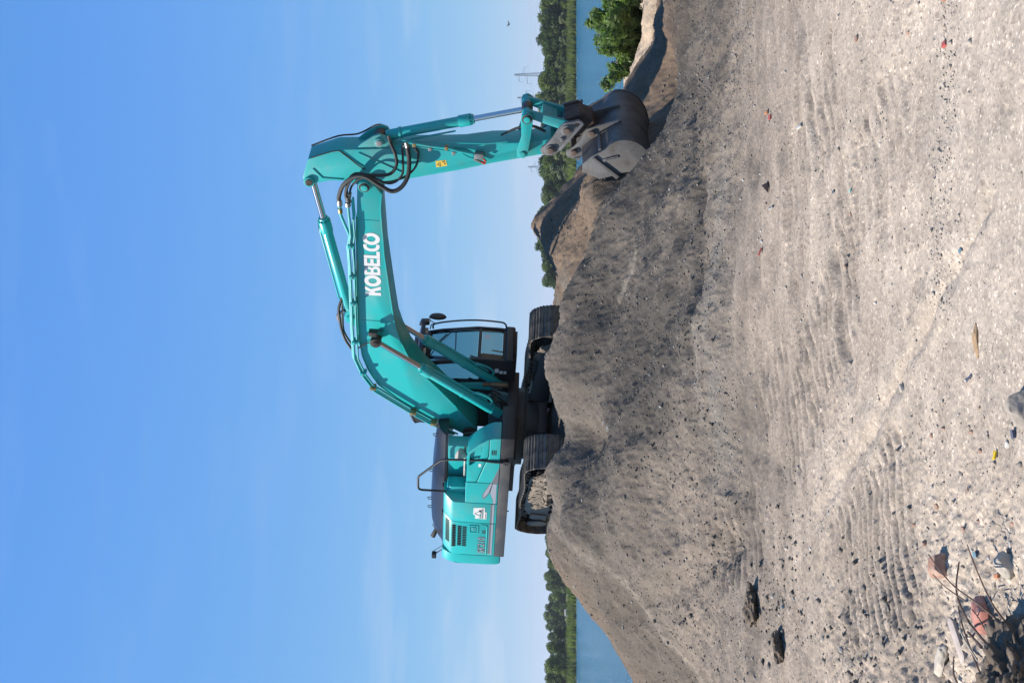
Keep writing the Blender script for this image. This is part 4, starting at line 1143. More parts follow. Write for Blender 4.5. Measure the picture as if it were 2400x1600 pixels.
# lip, ears and wear strips
MB().prism([(6.22, -0.75), (5.98, -0.80), (5.86, -0.83), (5.98, -0.845), (6.22, -0.795)], -BY + 0.032, BY - 0.032).build('cutting_edge', M['steel'], bk, 0.003)
ear = [(6.20, 0.548), (6.235, 0.531), (6.299, 0.437), (6.419, 0.349), (6.534, 0.32), (6.604, 0.278), (6.677, 0.109), (6.786, -0.192), (6.766, -0.238), (6.726, -0.20), (6.64, -0.05), (6.54, 0.03), (6.30, 0.29), (6.12, 0.29), (6.075, 0.42), (6.10, 0.52), (6.15, 0.555)]
for y in (-0.245, 0.205):
    MB().prism(ear, y, y + 0.04).build('ear_plate', M['steel'], bk, 0.006)
for (x, z) in ((6.19, 0.437), (6.535, 0.20)):
    MB().ycyl(x, z, -0.285, 0.285, 0.05, 18).build('ear_pin', M['pin'], bk, 0.006)
MB().prism([(6.53, 0.10), (6.55, 0.115), (6.575, 0.08), (6.555, 0.06)], -BY + 0.04, -0.25).build('wear_strip', M['steel'], bk, 0.003)
MB().prism([(6.24, 0.36), (6.31, 0.345), (6.27, 0.44)], -0.55, -0.52).build('gusset', M['steel'], bk, 0.003)

# ---- boom brackets on the turntable
brk = [(0.02, 1.965), (0.10, 1.975), (0.18, 1.951), (0.27, 1.628), (0.456, 1.365), (0.62, 1.335), (0.70, 1.305), (0.745, 1.225), (0.70, 1.12), (0.69, 1.00), (0.20, 1.00), (0.20, 1.28), (-0.106, 1.45), (-0.14, 1.80), (-0.119, 1.935)]
for y0, y1 in ((-0.475, -0.42), (0.42, 0.475), (-0.345, -0.305), (0.305, 0.345)):
    if abs(y0) > 0.4:
        bo = MB().prism(brk, y0, y1).build('boom_bracket', M['bracket'], EX, 0.01)
        yo = y0 if y0 < 0 else y1
        s_ = -1 if y0 < 0 else 1
        MB().ycyl(0.039, 1.855, yo - 0.025, yo + 0.025, 0.085, 22).build('pin_ring', M['grease'], bo, 0.006)
        MB().ycyl(0.039, 1.855, yo - 0.04, yo + 0.04, 0.05, 18).build('pin', M['galv'], bo, 0.005)
        MB().ycyl(0.60, 1.215, yo - 0.03, yo + 0.03, 0.085, 20).build('pin_ring', M['bracket'], bo, 0.006)
        MB().ycyl(0.60, 1.215, yo - 0.045, yo + 0.045, 0.05, 18).build('pin', M['galv'], bo, 0.005)
    else:
        MB().prism([(0.45, 1.36), (0.62, 1.335), (0.70, 1.305), (0.745, 1.225), (0.70, 1.12), (0.69, 1.00), (0.40, 1.00)], y0, y1).build('cylinder_bracket', M['bracket'], EX, 0.008)

# ---- turntable and decks
fr = MB().box(-1.15, 0.80, -0.62, 0.62, 0.98, 1.18)
fr.box(-2.10, 1.22, 0.64, 1.31, 1.05, 1.12)
fr.box(-2.20, 0.44, -1.29, -0.63, 1.085, 1.14)
fo = fr.build('main_frame', M['black'], EX, 0.01)
MB().box(0.45, 1.02, -1.345, -0.52, 1.03, 1.262).build('front_right_deck', M['black'], EX, 0.015)
MB().box(0.30, 0.46, -1.30, -0.80, 0.99, 1.05).build('step', M['black'], EX, 0.01)
MB().prism_z([(0.35 + 0.72 * math.cos(t) - 0.35, 0.72 * math.sin(t)) for t in [k * math.pi / 18 for k in range(36)]], 0.86, 0.978).build('swing_bearing', M['black'], EX)
MB().box(-2.24, 0.455, -1.345, -1.30, 1.075, 1.262).build('side_skirt', M['skirt'], EX, 0.012)
MB().box(-2.24, 0.0, 1.30, 1.345, 1.075, 1.262).build('side_skirt', M['skirt'], EX, 0.012)
for x in (-0.05, -0.9):
    MB().cyl((x, -1.33, 1.075), (x, -1.33, 1.045), 0.012, None, 8).build('drain_plug', M['black'], EX)

# ---- counterweight: arc in plan, chamfered upper edge
def cw_ring(z, inset):
    pts = []
    rad = 2.91 - inset
    for k in range(25):
        y = -1.30 + 2.60 * k / 24
        pts.append((-math.sqrt(max(rad * rad - (y * 1.02) ** 2, 0.1)), y * (1 - inset * 0.35), z))
    edge = 1.335 - inset * 0.6
    ring = [(-2.245, -edge, z), (-2.40, -edge, z), (-2.52, -edge + 0.015, z)] + pts[1:-1] + [(-2.52, edge - 0.015, z), (-2.40, edge, z), (-2.245, edge, z)]
    return ring
rings = [cw_ring(1.14, 0.12), cw_ring(1.16, 0.05), cw_ring(1.24, 0.015), cw_ring(1.45, 0.0), cw_ring(1.80, 0.0), cw_ring(2.05, 0.03), cw_ring(2.16, 0.09), cw_ring(2.25, 0.19), cw_ring(2.275, 0.25)]
cw = MB().loft(rings).build('counterweight', surf('counterweight_paint', (0.012, 0.435, 0.43), 0.34, dirt=DUST, amount=0.55, scale=1.1, edge=(0.50, 0.74), fine=0.03, coat=0.2), EX, 0.0, 30)
MB().tube([(-2.50, -1.31, 2.03), (-2.55, -1.285, 2.0), (-2.56, -1.285, 1.88), (-2.51, -1.315, 1.85)], 0.008, 6).build('lift_recess_edge', M['teal'], cw)

# ---- side panels (right side): vertical, then a chamfer leaning in at the top
def side_panel(x0, x1, ztop=2.265, name='side_panel', zb=1.268, lean=0.10):
    prof_ = [(-1.335, zb), (-1.337, 1.70), (-1.330, 2.06), (-1.295, 2.13), (-1.215, 2.235), (-1.17, ztop), (-0.92, ztop), (-0.92, zb)]
    off = [0.0, 0.0, 0.0, 0.02, 0.10, 0.13, 0.13, 0.0]
    a_ = [(x0 + lean * o_, y, z) for (y, z), o_ in zip(prof_, off)]
    b_ = [(x1 + lean * o_, y, z) for (y, z), o_ in zip(prof_, off)]
    return MB().loft([a_, b_]).build(name, M['teal'], EX, 0.010, 30)
p3 = side_panel(-2.232, -1.282, lean=0.9)
p2 = side_panel(-1.272, -0.727, lean=0.9)
p1 = MB().box(-0.717, -0.158, -1.338, -0.80, 1.268, 1.862).build('side_panel', M['teal'], EX, 0.022, 30, 3)
tag(p3, 'rear side door with cooling slots and lettering')
tag(p2, 'side door with a white company sticker')
# lettering SK210LC with pale fill and dark outline
for (t_, x, z, s, dk, sp) in (('SK210', -2.15, 1.462, 0.186, 0.004, 1.06), ('LC', -1.575, 1.464, 0.08, 0.001, 1.1)):
    obj_from('lettering_outline', text_mesh('lettering_outline', t_, s, 0.0012, dk + 0.0035, 0.93, sp), M['dgrey'], p3, (x, -1.3395, z), SIDE)
    obj_from('lettering', text_mesh('lettering', t_, s, 0.0012, dk - 0.004, 0.93, sp), M['lgrey'], p3, (x, -1.3425, z), SIDE)
# cooling slots
slots = MB()
for (x0, z0, n, dz, h) in ((-1.40, 2.02, 13, 0.0, 0.075), (-1.42, 1.91, 12, 0.0, 0.075), (-1.43, 1.815, 12, 0.0, 0.075)):
    for k in range(n):
        x = x0 - k * 0.0495
        slots.prism([(x, z0), (x + 0.026, z0), (x + 0.030, z0 + h), (x + 0.004, z0 + h)], -1.3405, -1.333)
tag(slots.build('vent_slots', M['void'], p3), kind='stuff')
sl2 = MB()
for k in range(13):
    x = -1.335 - k * 0.0495
    for (ya, za, yb, zb_) in ((-1.2905, 2.137, -1.232, 2.215),):
        sl2.add([(x, ya - 0.004, za + 0.004), (x + 0.026, ya - 0.004, za + 0.004), (x + 0.046, yb - 0.004, zb_ + 0.004), (x + 0.020, yb - 0.004, zb_ + 0.004)], [(0, 1, 2, 3)])
tag(sl2.build('vent_slots', M['void'], p3), kind='stuff')
# latch with recessed cup
MB().frame([(-1.57, 1.59), (-1.345, 1.59), (-1.345, 1.77), (-1.57, 1.77)], [(-1.54, 1.615), (-1.375, 1.615), (-1.375, 1.745), (-1.54, 1.745)], -1.348, -1.337).build('latch_frame', M['teal'], p3, 0.005)
MB().box(-1.515, -1.40, -1.345, -1.3375, 1.635, 1.725).build('latch', M['teal_worn'], p3, 0.004)
MB().box(-1.46, -1.44, -1.35, -1.3455, 1.67, 1.69).build('lock', M['galv'], p3, 0.002)
# raised lower swage along the rear door
MB().tube([(-2.17, -1.336, 1.425), (-1.55, -1.336, 1.425), (-1.36, -1.336, 1.43), (-1.325, -1.336, 1.46), (-1.325, -1.336, 1.54)], 0.012, 6).build('swage', M['teal'], p3)
# grey stripes
for (xa, xb, za, zb_, za2, zb2, par, mt) in ((-2.19, -1.29, 1.318, 1.352, 1.318, 1.352, p3, 'lgrey'), (-2.165, -1.29, 1.356, 1.392, 1.356, 1.388, p3, 'mgrey'), (-1.262, -0.735, 1.318, 1.352, 1.318, 1.352, p2, 'lgrey'), (-1.262, -0.735, 1.356, 1.388, 1.356, 1.384, p2, 'mgrey')):
    MB().prism([(xa, za), (xb, za2), (xb, zb2), (xa, zb_)], -1.3405, -1.3375).build('stripe', M[mt], par)
# arrow graphic on the middle panel
def art(poly, mt, par, k=0):
    return MB().prism(poly, -1.3410 - 0.0015 * k, -1.3385).build('arrow_graphic', M[mt], par)
art([(-0.165, 1.30), (-0.165, 1.425), (-0.47, 1.548), (-0.60, 1.543), (-0.57, 1.50), (-0.40, 1.41), (-0.53, 1.385), (-0.62, 1.355), (-0.71, 1.352), (-0.71, 1.30)], 'mgrey', p1)
art([(-0.165, 1.30), (-0.165, 1.37), (-0.40, 1.405), (-0.52, 1.38), (-0.60, 1.345), (-0.70, 1.345), (-0.70, 1.30)], 'lgrey', p1, 1)
art([(-0.165, 1.385), (-0.165, 1.41), (-0.45, 1.525), (-0.57, 1.53), (-0.42, 1.44)], 'lgrey', p1, 1)
art([(-0.165, 1.372), (-0.165, 1.380), (-0.42, 1.432), (-0.56, 1.505), (-0.40, 1.413)], 'dgrey', p1, 2)
# company sticker
stk = MB().prism([(-0.85, 1.697), (-0.833, 1.491), (-0.958, 1.488), (-0.961, 1.448), (-1.153, 1.451), (-1.148, 1.664), (-1.045, 1.664), (-1.041, 1.701)], -1.3410, -1.3380).build('company_sticker', M['white'], p2)
MB().tube([(-0.955, -1.342, 1.585), (-0.955, -1.342, 1.61), (-1.0, -1.342, 1.675), (-1.055, -1.342, 1.60)], 0.0055, 5).build('logo_arm', M['tealdull'], stk)
MB().prism([(-0.90, 1.548), (-0.985, 1.548), (-0.985, 1.56), (-0.95, 1.575), (-0.945, 1.60), (-0.91, 1.595), (-0.90, 1.575)], -1.3435, -1.3412).build('logo_digger', M['dgrey'], stk)
MB().prism([(-1.045, 1.59), (-1.075, 1.58), (-1.07, 1.56), (-1.04, 1.56)], -1.3435, -1.3412).build('logo_bucket', M['teal'], stk)
for (x, w_, z) in ((-1.135, 0.11, 1.552), (-1.135, 0.27, 1.512)):
    k = x
    while k < x + w_:
        MB().frame([(k, z), (k + 0.026, z), (k + 0.026, z + 0.03), (k, z + 0.03)], [(k + 0.008, z + 0.009), (k + 0.018, z + 0.009), (k + 0.018, z + 0.021), (k + 0.008, z + 0.021)], -1.3430, -1.3412).build('sticker_letter', M['tealdull'], stk)
        k += 0.036
MB().box(-1.14, -0.985, -1.3430, -1.3412, 1.462, 1.476).build('sticker_line', M['mgrey'], stk)

# ---- front toolbox with a step recess
tb = MB()
tb.prism([(-0.148, 1.268), (-0.14, 1.850), (0.452, 1.852), (0.604, 1.837), (0.821, 1.655), (0.965, 1.472), (1.001, 1.40), (1.011, 1.268)], -1.285, -0.92)
tbx = tb.build('toolbox', M['teal'], EX, 0.015, 30, 3)
o_ = [(-0.148, 1.852), (0.376, 1.854), (0.604, 1.839), (0.821, 1.657), (0.967, 1.474), (0.543, 1.478), (0.3, 1.555), (-0.14, 1.67)]
i_ = [(0.28, 1.805), (0.391, 1.808), (0.574, 1.795), (0.68, 1.70), (0.794, 1.600), (0.543, 1.605), (0.505, 1.615), (0.346, 1.72)]
MB().frame(o_, i_, -1.332, -1.286).build('step_surround', M['teal'], tbx, 0.010)
MB().prism([(-0.148, 1.268), (-0.142, 1.655), (0.28, 1.545), (0.543, 1.463), (0.973, 1.462), (1.005, 1.40), (1.012, 1.268)], -1.345, -1.2865).build('lower_panel', M['teal'], tbx, 0.014, 30, 3)
gs = MB()
for k in range(3):
    gs.box(0.60, 0.72, -1.3485, -1.344, 1.338 + 0.033 * k, 1.358 + 0.033 * k)
tag(gs.build('vent_slots', M['void'], tbx, 0.003), kind='stuff')
MB().box(0.50, 0.78, -1.330, -1.2865, 1.588, 1.604).build('step_tread', M['void'], tbx, 0.002)
MB().box(0.40, 0.46, -1.337, -1.332, 1.575, 1.60).build('latch', M['ink'], tbx, 0.002)
MB().box(0.26, 0.34, -1.3345, -1.332, 1.60, 1.645).build('sticker', M['white'], tbx)
art([(0.27, 1.275), (-0.14, 1.40), (-0.14, 1.275)], 'mgrey', tbx, 8)

# walkway well between the hood and the toolbox
MB().box(-0.06, 0.27, -0.86, -0.60, 1.30, 2.215).build('inner_panel', M['teal'], EX, 0.012)
MB().box(-0.62, -0.065, -0.80, -0.60, 1.30, 2.212).build('inner_panel', M['teal'], EX, 0.012)
MB().loft([[(-0.71, -1.16, 1.864), (-0.71, -0.90, 1.864), (-0.71, -0.90, 2.235), (-0.71, -1.12, 2.235), (-0.71, -1.16, 2.19)], [(-0.50, -1.16, 1.864), (-0.50, -0.90, 1.864), (-0.50, -0.90, 2.20), (-0.50, -1.10, 2.20), (-0.50, -1.16, 2.15)]]).build('battery_box', M['teal'], EX, 0.014)
MB().tube([(0.42, -1.0, 1.90), (-0.18, -1.02, 1.90), (-0.40, -1.0, 1.90)], 0.022, 8).build('step_rail', M['galv'], EX)
# a lump of broken concrete left lying on the walkway
from mathutils import noise as mnoise
def rock_mesh(name, sx, sy, sz, seed, sub=3, rough=0.25):
    bm = bmesh.new()
    bmesh.ops.create_icosphere(bm, subdivisions=sub, radius=1)
    rs = np.random.default_rng(seed)
    k = rs.normal(size=(10, 3))
    k /= np.linalg.norm(k, axis=1)[:, None]
    lim = rs.uniform(0.5, 0.85, 10)
    off = Vector((seed * 1.37, seed * 0.73, seed * 2.11))
    for v in bm.verts:
        p = np.array(v.co)
        for n_, l_ in zip(k, lim):
            d = p @ n_
            if d > l_:
                p = p - n_ * (d - l_) * 0.95
        t = mnoise.fractal(Vector(p) * 1.8 + off, 0.9, 2.1, 4)
        p = p * (1 + rough * 0.42 * t)
        v.co = (p[0] * sx, p[1] * sy, p[2] * sz)
    me = bpy.data.meshes.new(name)
    for f in bm.faces:
        f.smooth = True
    bm.to_mesh(me)
    bm.free()
    me.set_sharp_from_angle(angle=R(32))
    return me
M['concrete'] = surf('broken_concrete', (0.46, 0.43, 0.39), 0.95, dirt=(0.25, 0.21, 0.17), amount=0.6, scale=14, bmp=0.3)
ck = obj_from('concrete_lump', rock_mesh('concrete_lump', 0.14, 0.12, 0.13, 3), M['concrete'])
ck.matrix_world = EX.matrix_basis @ Matrix.Translation((0.24, -1.06, 1.975)) @ Matrix.Rotation(0.5, 4, 'Y')
tag(ck, 'broken pale concrete lump lying on the walkway of the excavator', 'rubble')

# ---- engine hood
def hood_ring(x, zt, w0, w1, y0=-0.93, y1=1.22, zb=2.235):
    return [(x, y0, zb), (x, y0 - 0.0, zb + 0.04), (x, y0 + w0 * 0.35, zb + (zt - zb) * 0.55), (x, y0 + w0 * 0.8, zb + (zt - zb) * 0.9), (x, y0 + w0 * 1.3, zt), (x, 0.15, zt + 0.02), (x, y1 - w1, zt), (x, y1 - w1 * 0.3, zb + (zt - zb) * 0.6), (x, y1, zb + 0.03), (x, y1, zb)]
hr_ = [hood_ring(0.36, 2.27, 0.2, 0.2, -0.62, 0.30), hood_ring(0.33, 2.42, 0.22, 0.2, -0.66, 0.30), hood_ring(0.20, 2.46, 0.25, 0.2, -0.70, 0.30), hood_ring(-0.20, 2.47, 0.3, 0.2, -0.80, 0.30), hood_ring(-0.52, 2.49, 0.36, 0.2, -0.88, 0.32)]
hr_ += [hood_ring(-0.58, 2.50, 0.38, 0.3), hood_ring(-1.0, 2.53, 0.42, 0.3), hood_ring(-1.6, 2.555, 0.42, 0.3), hood_ring(-2.1, 2.545, 0.42, 0.3), hood_ring(-2.40, 2.49, 0.40, 0.3, -0.90, 1.15), hood_ring(-2.56, 2.40, 0.36, 0.3, -0.84, 1.10), hood_ring(-2.62, 2.29, 0.3, 0.3, -0.78, 1.0)]
hood = MB().loft(hr_).build('engine_hood', M['hood'], EX, 0.0, 40)
for (x, y, z) in ((0.16, -0.50, 2.47), (-0.90, -0.42, 2.545), (-1.70, -0.42, 2.575), (-1.95, -0.42, 2.57)):
    MB().tube([(x - 0.03, y, z - 0.03), (x - 0.03, y, z + 0.03), (x + 0.02, y, z + 0.045), (x + 0.03, y, z + 0.02), (x + 0.03, y, z - 0.03)], 0.008, 6).build('lifting_eye', M['black'], hood)
hs = MB()
for k in range(2):
    for j in range(2):
        x = -2.16 - 0.05 * k
        hs.add([(x, -0.88 + 0.14 * j, 2.333 + 0.11 * j), (x - 0.028, -0.88 + 0.14 * j, 2.333 + 0.11 * j), (x - 0.028, -0.80 + 0.14 * j, 2.405 + 0.10 * j), (x, -0.80 + 0.14 * j, 2.405 + 0.10 * j)], [(0, 1, 2, 3)])
tag(hs.build('vent_slots', M['void'], hood), kind='stuff')
MB().cyl((-2.45, -0.55, 2.42), (-2.62, -0.62, 2.50), 0.045, 0.05, 16).build('exhaust_pipe', M['bracket'], hood, 0.004)
for x in (-0.72, -1.45):
    MB().box(x - 0.06, x + 0.06, -1.02, -0.93, 2.26, 2.30).build('hinge', M['black'], hood, 0.008)
# rear camera on its stalk
cm = MB().box(-2.80, -2.68, -1.03, -0.93, 2.40, 2.49).build('rear_camera', M['black'], EX, 0.015)
MB().tube([(-2.55, -0.98, 2.27), (-2.60, -0.98, 2.33), (-2.70, -0.98, 2.42)], 0.010, 6).build('stalk', M['black'], cm)
MB().tube([(-2.50, -0.92, 2.27), (-2.66, -0.95, 2.46)], 0.006, 6).build('cable', M['black'], cm)

# ---- handrail
hrp = [(0.437, -1.37, 1.13), (0.44, -1.365, 1.40), (0.44, -1.34, 1.62), (0.33, -1.26, 2.16), (0.29, -1.24, 2.28), (0.24, -1.22, 2.34), (-0.18, -1.20, 2.69), (-0.22, -1.20, 2.72), (-0.28, -1.20, 2.735), (-0.50, -1.20, 2.735), (-0.56, -1.20, 2.72), (-0.585, -1.20, 2.68), (-0.605, -1.19, 2.22)]
hr2 = MB().tube(hrp, 0.021, 10).build('handrail', M['black'], EX)
MB().box(0.39, 0.49, -1.40, -1.346, 1.12, 1.20).build('rail_foot', M['black'], hr2, 0.006)
for (x, z) in ((0.41, 1.14), (0.47, 1.14), (0.41, 1.18)):
    MB().ycyl(x, z, -1.41, -1.40, 0.009, 6).build('bolt', M['galv'], hr2)

# ---- cab
cabn = MB()
sidep_o = [(1.255, 1.09), (1.285, 1.37), (1.293, 1.80), (1.186, 2.488), (1.118, 2.749), (1.00, 2.94), (0.60, 2.985), (-0.30, 2.985), (-0.44, 2.90), (-0.46, 1.60), (-0.46, 1.09)]
sidep_i = [(1.17, 1.74), (1.20, 1.76), (1.205, 1.80), (1.11, 2.46), (1.05, 2.70), (0.97, 2.82), (0.60, 2.86), (-0.20, 2.86), (-0.32, 2.80), (-0.33, 1.80), (-0.28, 1.74)]
cabn.frame(sidep_o, sidep_i, 0.385, 0.435)
cabn.frame(sidep_o, [(1.14, 1.22), (1.20, 1.37), (1.205, 1.80), (1.11, 2.46), (1.05, 2.70), (0.97, 2.82), (0.60, 2.86), (-0.20, 2.86), (-0.32, 2.80), (-0.33, 1.60), (-0.28, 1.22)], 1.265, 1.315)
cab = cabn.build('cab', M['black'], EX, 0.008, 30)
MB().box(-0.455, 1.245, 0.437, 1.263, 1.092, 1.20).build('floor', M['black'], cab, 0.01)
MB().prism([(1.285, 1.09), (1.315, 1.12), (1.318, 1.25), (1.28, 1.275), (1.20, 1.275), (1.20, 1.09)], 0.37, 1.33).build('front_skirt', M['black'], cab, 0.02, 30, 3)
rf = MB().loft([[(x, 0.375, z), (x, 0.42, z + 0.045), (x, 1.28, z + 0.045), (x, 1.325, z), (x, 1.30, z - 0.07), (x, 0.40, z - 0.07)] for x, z in ((1.06, 2.90), (1.0, 2.955), (0.60, 2.99), (-0.30, 2.99), (-0.46, 2.93))])
rf.build('roof', M['black'], cab, 0.0, 35)
MB().prism([(1.03, 2.86), (1.10, 2.80), (1.135, 2.70), (1.06, 2.66), (0.98, 2.80)], 0.437, 1.263).build('header', M['black'], cab, 0.008)
MB().prism([(1.288, 1.72), (1.288, 1.78), (1.23, 1.78), (1.23, 1.72)], 0.437, 1.263).build('crossbar', M['black'], cab, 0.004)
MB().prism([(1.255, 1.20), (1.278, 1.32), (1.20, 1.32), (1.18, 1.20)], 0.437, 1.263).build('sill', M['black'], cab, 0.006)
MB().box(-0.455, -0.40, 0.437, 1.263, 1.09, 1.75).build('rear_wall', M['black'], cab, 0.006)
MB().box(-0.455, -0.40, 0.437, 1.263, 2.72, 2.90).build('rear_header', M['black'], cab, 0.006)
MB().box(0.42, 0.48, 1.27, 1.312, 1.20, 2.86).build('door_post', M['black'], cab, 0.005)
def pane(name, a_, b_, c_, d_):
    return MB().add([a_, b_, c_, d_], [(0, 1, 2, 3)]).build(name, M['glass'], cab)
wf = [(1.272, 1.79), (1.255, 2.05), (1.18, 2.46), (1.105, 2.69)]
w_ = MB()
for (x, z) in wf:
    w_.v += [(x, 0.44, z), (x, 1.26, z)]
w_.f = [(0, 1, 3, 2), (2, 3, 5, 4), (4, 5, 7, 6)]
w_.build('front_window', M['glass'], cab)
pane('lower_window', (1.26, 0.44, 1.33), (1.26, 1.26, 1.33), (1.27, 1.26, 1.71), (1.27, 0.44, 1.71))
MB().add([(x, 0.41, z) for x, z in sidep_i], [tuple(range(11))]).build('side_window', M['glass'], cab)
MB().add([(x, 1.29, z) for x, z in [(1.14, 1.22), (1.20, 1.37), (1.205, 1.80), (1.11, 2.46), (1.05, 2.70), (0.97, 2.82), (0.60, 2.86), (-0.20, 2.86), (-0.32, 2.80), (-0.33, 1.60), (-0.28, 1.22)]], [tuple(range(11))]).build('door_window', M['glass'], cab)
pane('rear_window', (-0.43, 0.45, 1.76), (-0.43, 1.25, 1.76), (-0.43, 1.25, 2.71), (-0.43, 0.45, 2.71))
# interior
MB().prism([(0.02, 1.52), (0.18, 1.50), (0.16, 2.22), (0.10, 2.40), (-0.02, 2.40), (-0.06, 2.2)], 0.63, 1.07).build('seat_back', M['seat'], cab, 0.04, 35, 3)
MB().box(0.05, 0.58, 0.62, 1.08, 1.42, 1.55).build('seat_cushion', M['seat'], cab, 0.04, 35, 3)
for y in (0.47, 1.10):
    MB().prism([(0.10, 1.22), (0.66, 1.22), (0.70, 1.72), (0.55, 1.78), (0.14, 1.70)], y, y + 0.13).build('console', M['seat'], cab, 0.02)
    MB().tube([(0.62, y + 0.06, 1.74), (0.64, y + 0.06, 1.86), (0.66, y + 0.06, 1.93)], [0.014, 0.016, 0.026], 8).build('joystick', M['seat'], cab)
MB().prism([(0.90, 1.20), (1.12, 1.20), (1.16, 1.62), (1.08, 1.75), (0.98, 1.70)], 0.45, 0.62).build('monitor_console', M['seat'], cab, 0.02)
MB().tube([(1.00, 0.80, 1.20), (1.05, 0.80, 1.52)], 0.012, 6).build('pedal_lever', M['seat'], cab)
MB().tube([(1.00, 0.92, 1.20), (1.05, 0.92, 1.52)], 0.012, 6).build('pedal_lever', M['seat'], cab)
MB().tube([(1.19, 0.45, 2.22), (1.20, 0.8, 2.20), (1.19, 1.25, 2.22)], 0.012, 6).build('inner_bar', M['black'], cab)
# visor, lamps, wiper, mirror, outside rail, stickers
vz = MB().prism([(1.02, 2.93), (1.38, 2.86), (1.40, 2.80), (1.36, 2.79), (1.10, 2.86)], 0.40, 1.30).build('visor', M['black'], cab, 0.008)
MB().prism([(1.30, 2.92), (1.40, 2.88), (1.41, 2.74), (1.33, 2.72)], 1.22, 1.33).build('lamp_guard', M['hood'], cab, 0.01)
MB().box(1.16, 1.27, 1.05, 1.22, 2.74, 2.80).build('roof_lamp', M['lamp'], cab, 0.01)
MB().box(1.16, 1.27, 0.48, 0.65, 2.74, 2.80).build('roof_lamp', M['lamp'], cab, 0.01)
MB().tube([(1.13, 0.60, 2.72), (1.185, 0.85, 2.58), (1.235, 1.10, 2.38)], 0.012, 6).build('wiper_arm', M['black'], cab)
MB().tube([(1.15, 0.55, 2.66), (1.20, 0.85, 2.53), (1.25, 1.15, 2.30)], 0.009, 6).build('wiper_blade', M['black'], cab)
MB().tube([(1.16, 1.33, 2.66), (1.266, 1.345, 2.627), (1.366, 1.345, 2.243), (1.414, 1.345, 1.811), (1.397, 1.345, 1.40), (1.36, 1.345, 1.30), (1.30, 1.34, 1.272), (1.26, 1.33, 1.27)], 0.017, 8, 5).build('grab_rail', M['black'], cab)
MB().tube([(1.15, 1.32, 2.72), (1.22, 1.37, 2.70), (1.24, 1.40, 2.64), (1.27, 1.42, 2.72), (1.36, 1.42, 2.74), (1.39, 1.42, 2.70)], 0.011, 6).build('mirror_arm', M['black'], cab)
mr = MB()
mr.loft([[(1.37 + d_, 1.42 + 0.085 * s_ * math.cos(t), 2.58 + 0.165 * s_ * math.sin(t)) for t in [k * math.pi / 10 for k in range(20)]] for d_, s_ in ((0.0, 0.96), (0.01, 1.0), (0.045, 0.85), (0.055, 0.5))])
mr.build('mirror', M['black'], cab)
for (y, z, dy, dz) in ((0.42, 1.425, 0.085, 0.075), (0.44, 1.345, 0.06, 0.07), (0.47, 1.28, 0.06, 0.055)):
    MB().box(0.90 + dy, 0.90 + dy * 2.1, 0.378, 0.3835, z - 0.05, z + dz - 0.055).build('notice', M['white'], cab)
MB().add([(1.271, 0.98, 1.57), (1.271, 1.11, 1.57), (1.273, 1.11, 1.67), (1.273, 0.98, 1.67)], [(0, 1, 2, 3)]).build('notice', M['white'], cab)
# hydraulic gear in the gap between boom and cab
vb = MB().box(-0.10, 0.34, 0.06, 0.30, 1.19, 1.52).build('control_valve', M['tealdull'], EX, 0.015)
for k in range(4):
    MB().cyl((0.34, 0.10 + 0.05 * k, 1.28), (0.42, 0.10 + 0.05 * k, 1.28), 0.02, None, 10).build('fitting', M['bronze'], vb)
MB().cyl((0.88, 0.16, 1.18), (0.88, 0.16, 1.50), 0.055, None, 14).build('swivel_fitting', M['bronze'], EX, 0.01)
MB().cyl((0.88, 0.16, 1.50), (0.90, 0.13, 1.66), 0.04, None, 14).build('swivel_fitting', M['bronze'], EX, 0.01)
MB().prism([(0.62, 1.18), (0.80, 1.18), (0.84, 1.42), (0.72, 1.55), (0.64, 1.40)], -0.02, 0.06).build('valve_block', M['tealdull'], EX, 0.01)
for k in range(5):
    y = -0.24 + 0.11 * k
    MB().tube([(0.98 - 0.03 * k, y, 1.50), (0.86, y, 1.38), (0.70, y + 0.03, 1.24), (0.58, y + 0.05, 1.12)], 0.018, 8, 5).build('hydraulic_hose', M['rubber'], EX)
    MB().cyl((0.92 - 0.02 * k, y, 1.44), (0.86, y, 1.38), 0.022, None, 10).build('hose_fitting', M['bronze'], EX)
MB().prism([(0.55, 1.19), (0.78, 1.19), (0.70, 2.10), (0.58, 2.12)], 0.34, 0.372).build('cab_guard', M['teal'], EX, 0.01)

# ---- undercarriage
UC = empty('undercarriage', (0, 0, 0), (0, 0, R(-25.49)), EX)
MB().prism_z([(0.62 * math.cos(k * math.pi / 8), 0.62 * math.sin(k * math.pi / 8)) for k in range(16)], 0.60, 0.858).build('centre_ring', M['black'], UC, 0.01)
for sx in (-1, 1):
    for sy in (-1, 1):
        a_ = [(sx * 0.15, sy * 0.45), (sx * 0.60, sy * 0.30), (sx * 1.25, sy * 1.04), (sx * 0.70, sy * 1.04)]
        MB().loft([[(a_[0][0], a_[0][1], 0.42), (a_[1][0], a_[1][1], 0.42), (a_[1][0], a_[1][1], 0.80), (a_[0][0], a_[0][1], 0.80)], [(a_[3][0], a_[3][1], 0.34), (a_[2][0], a_[2][1], 0.34), (a_[2][0], a_[2][1], 0.60), (a_[3][0], a_[3][1], 0.60)]]).build('frame_leg', M['black'], UC, 0.012)
MB().box(-0.55, 0.55, -0.95, 0.95, 0.44, 0.62).build('centre_frame', M['black'], UC, 0.015)

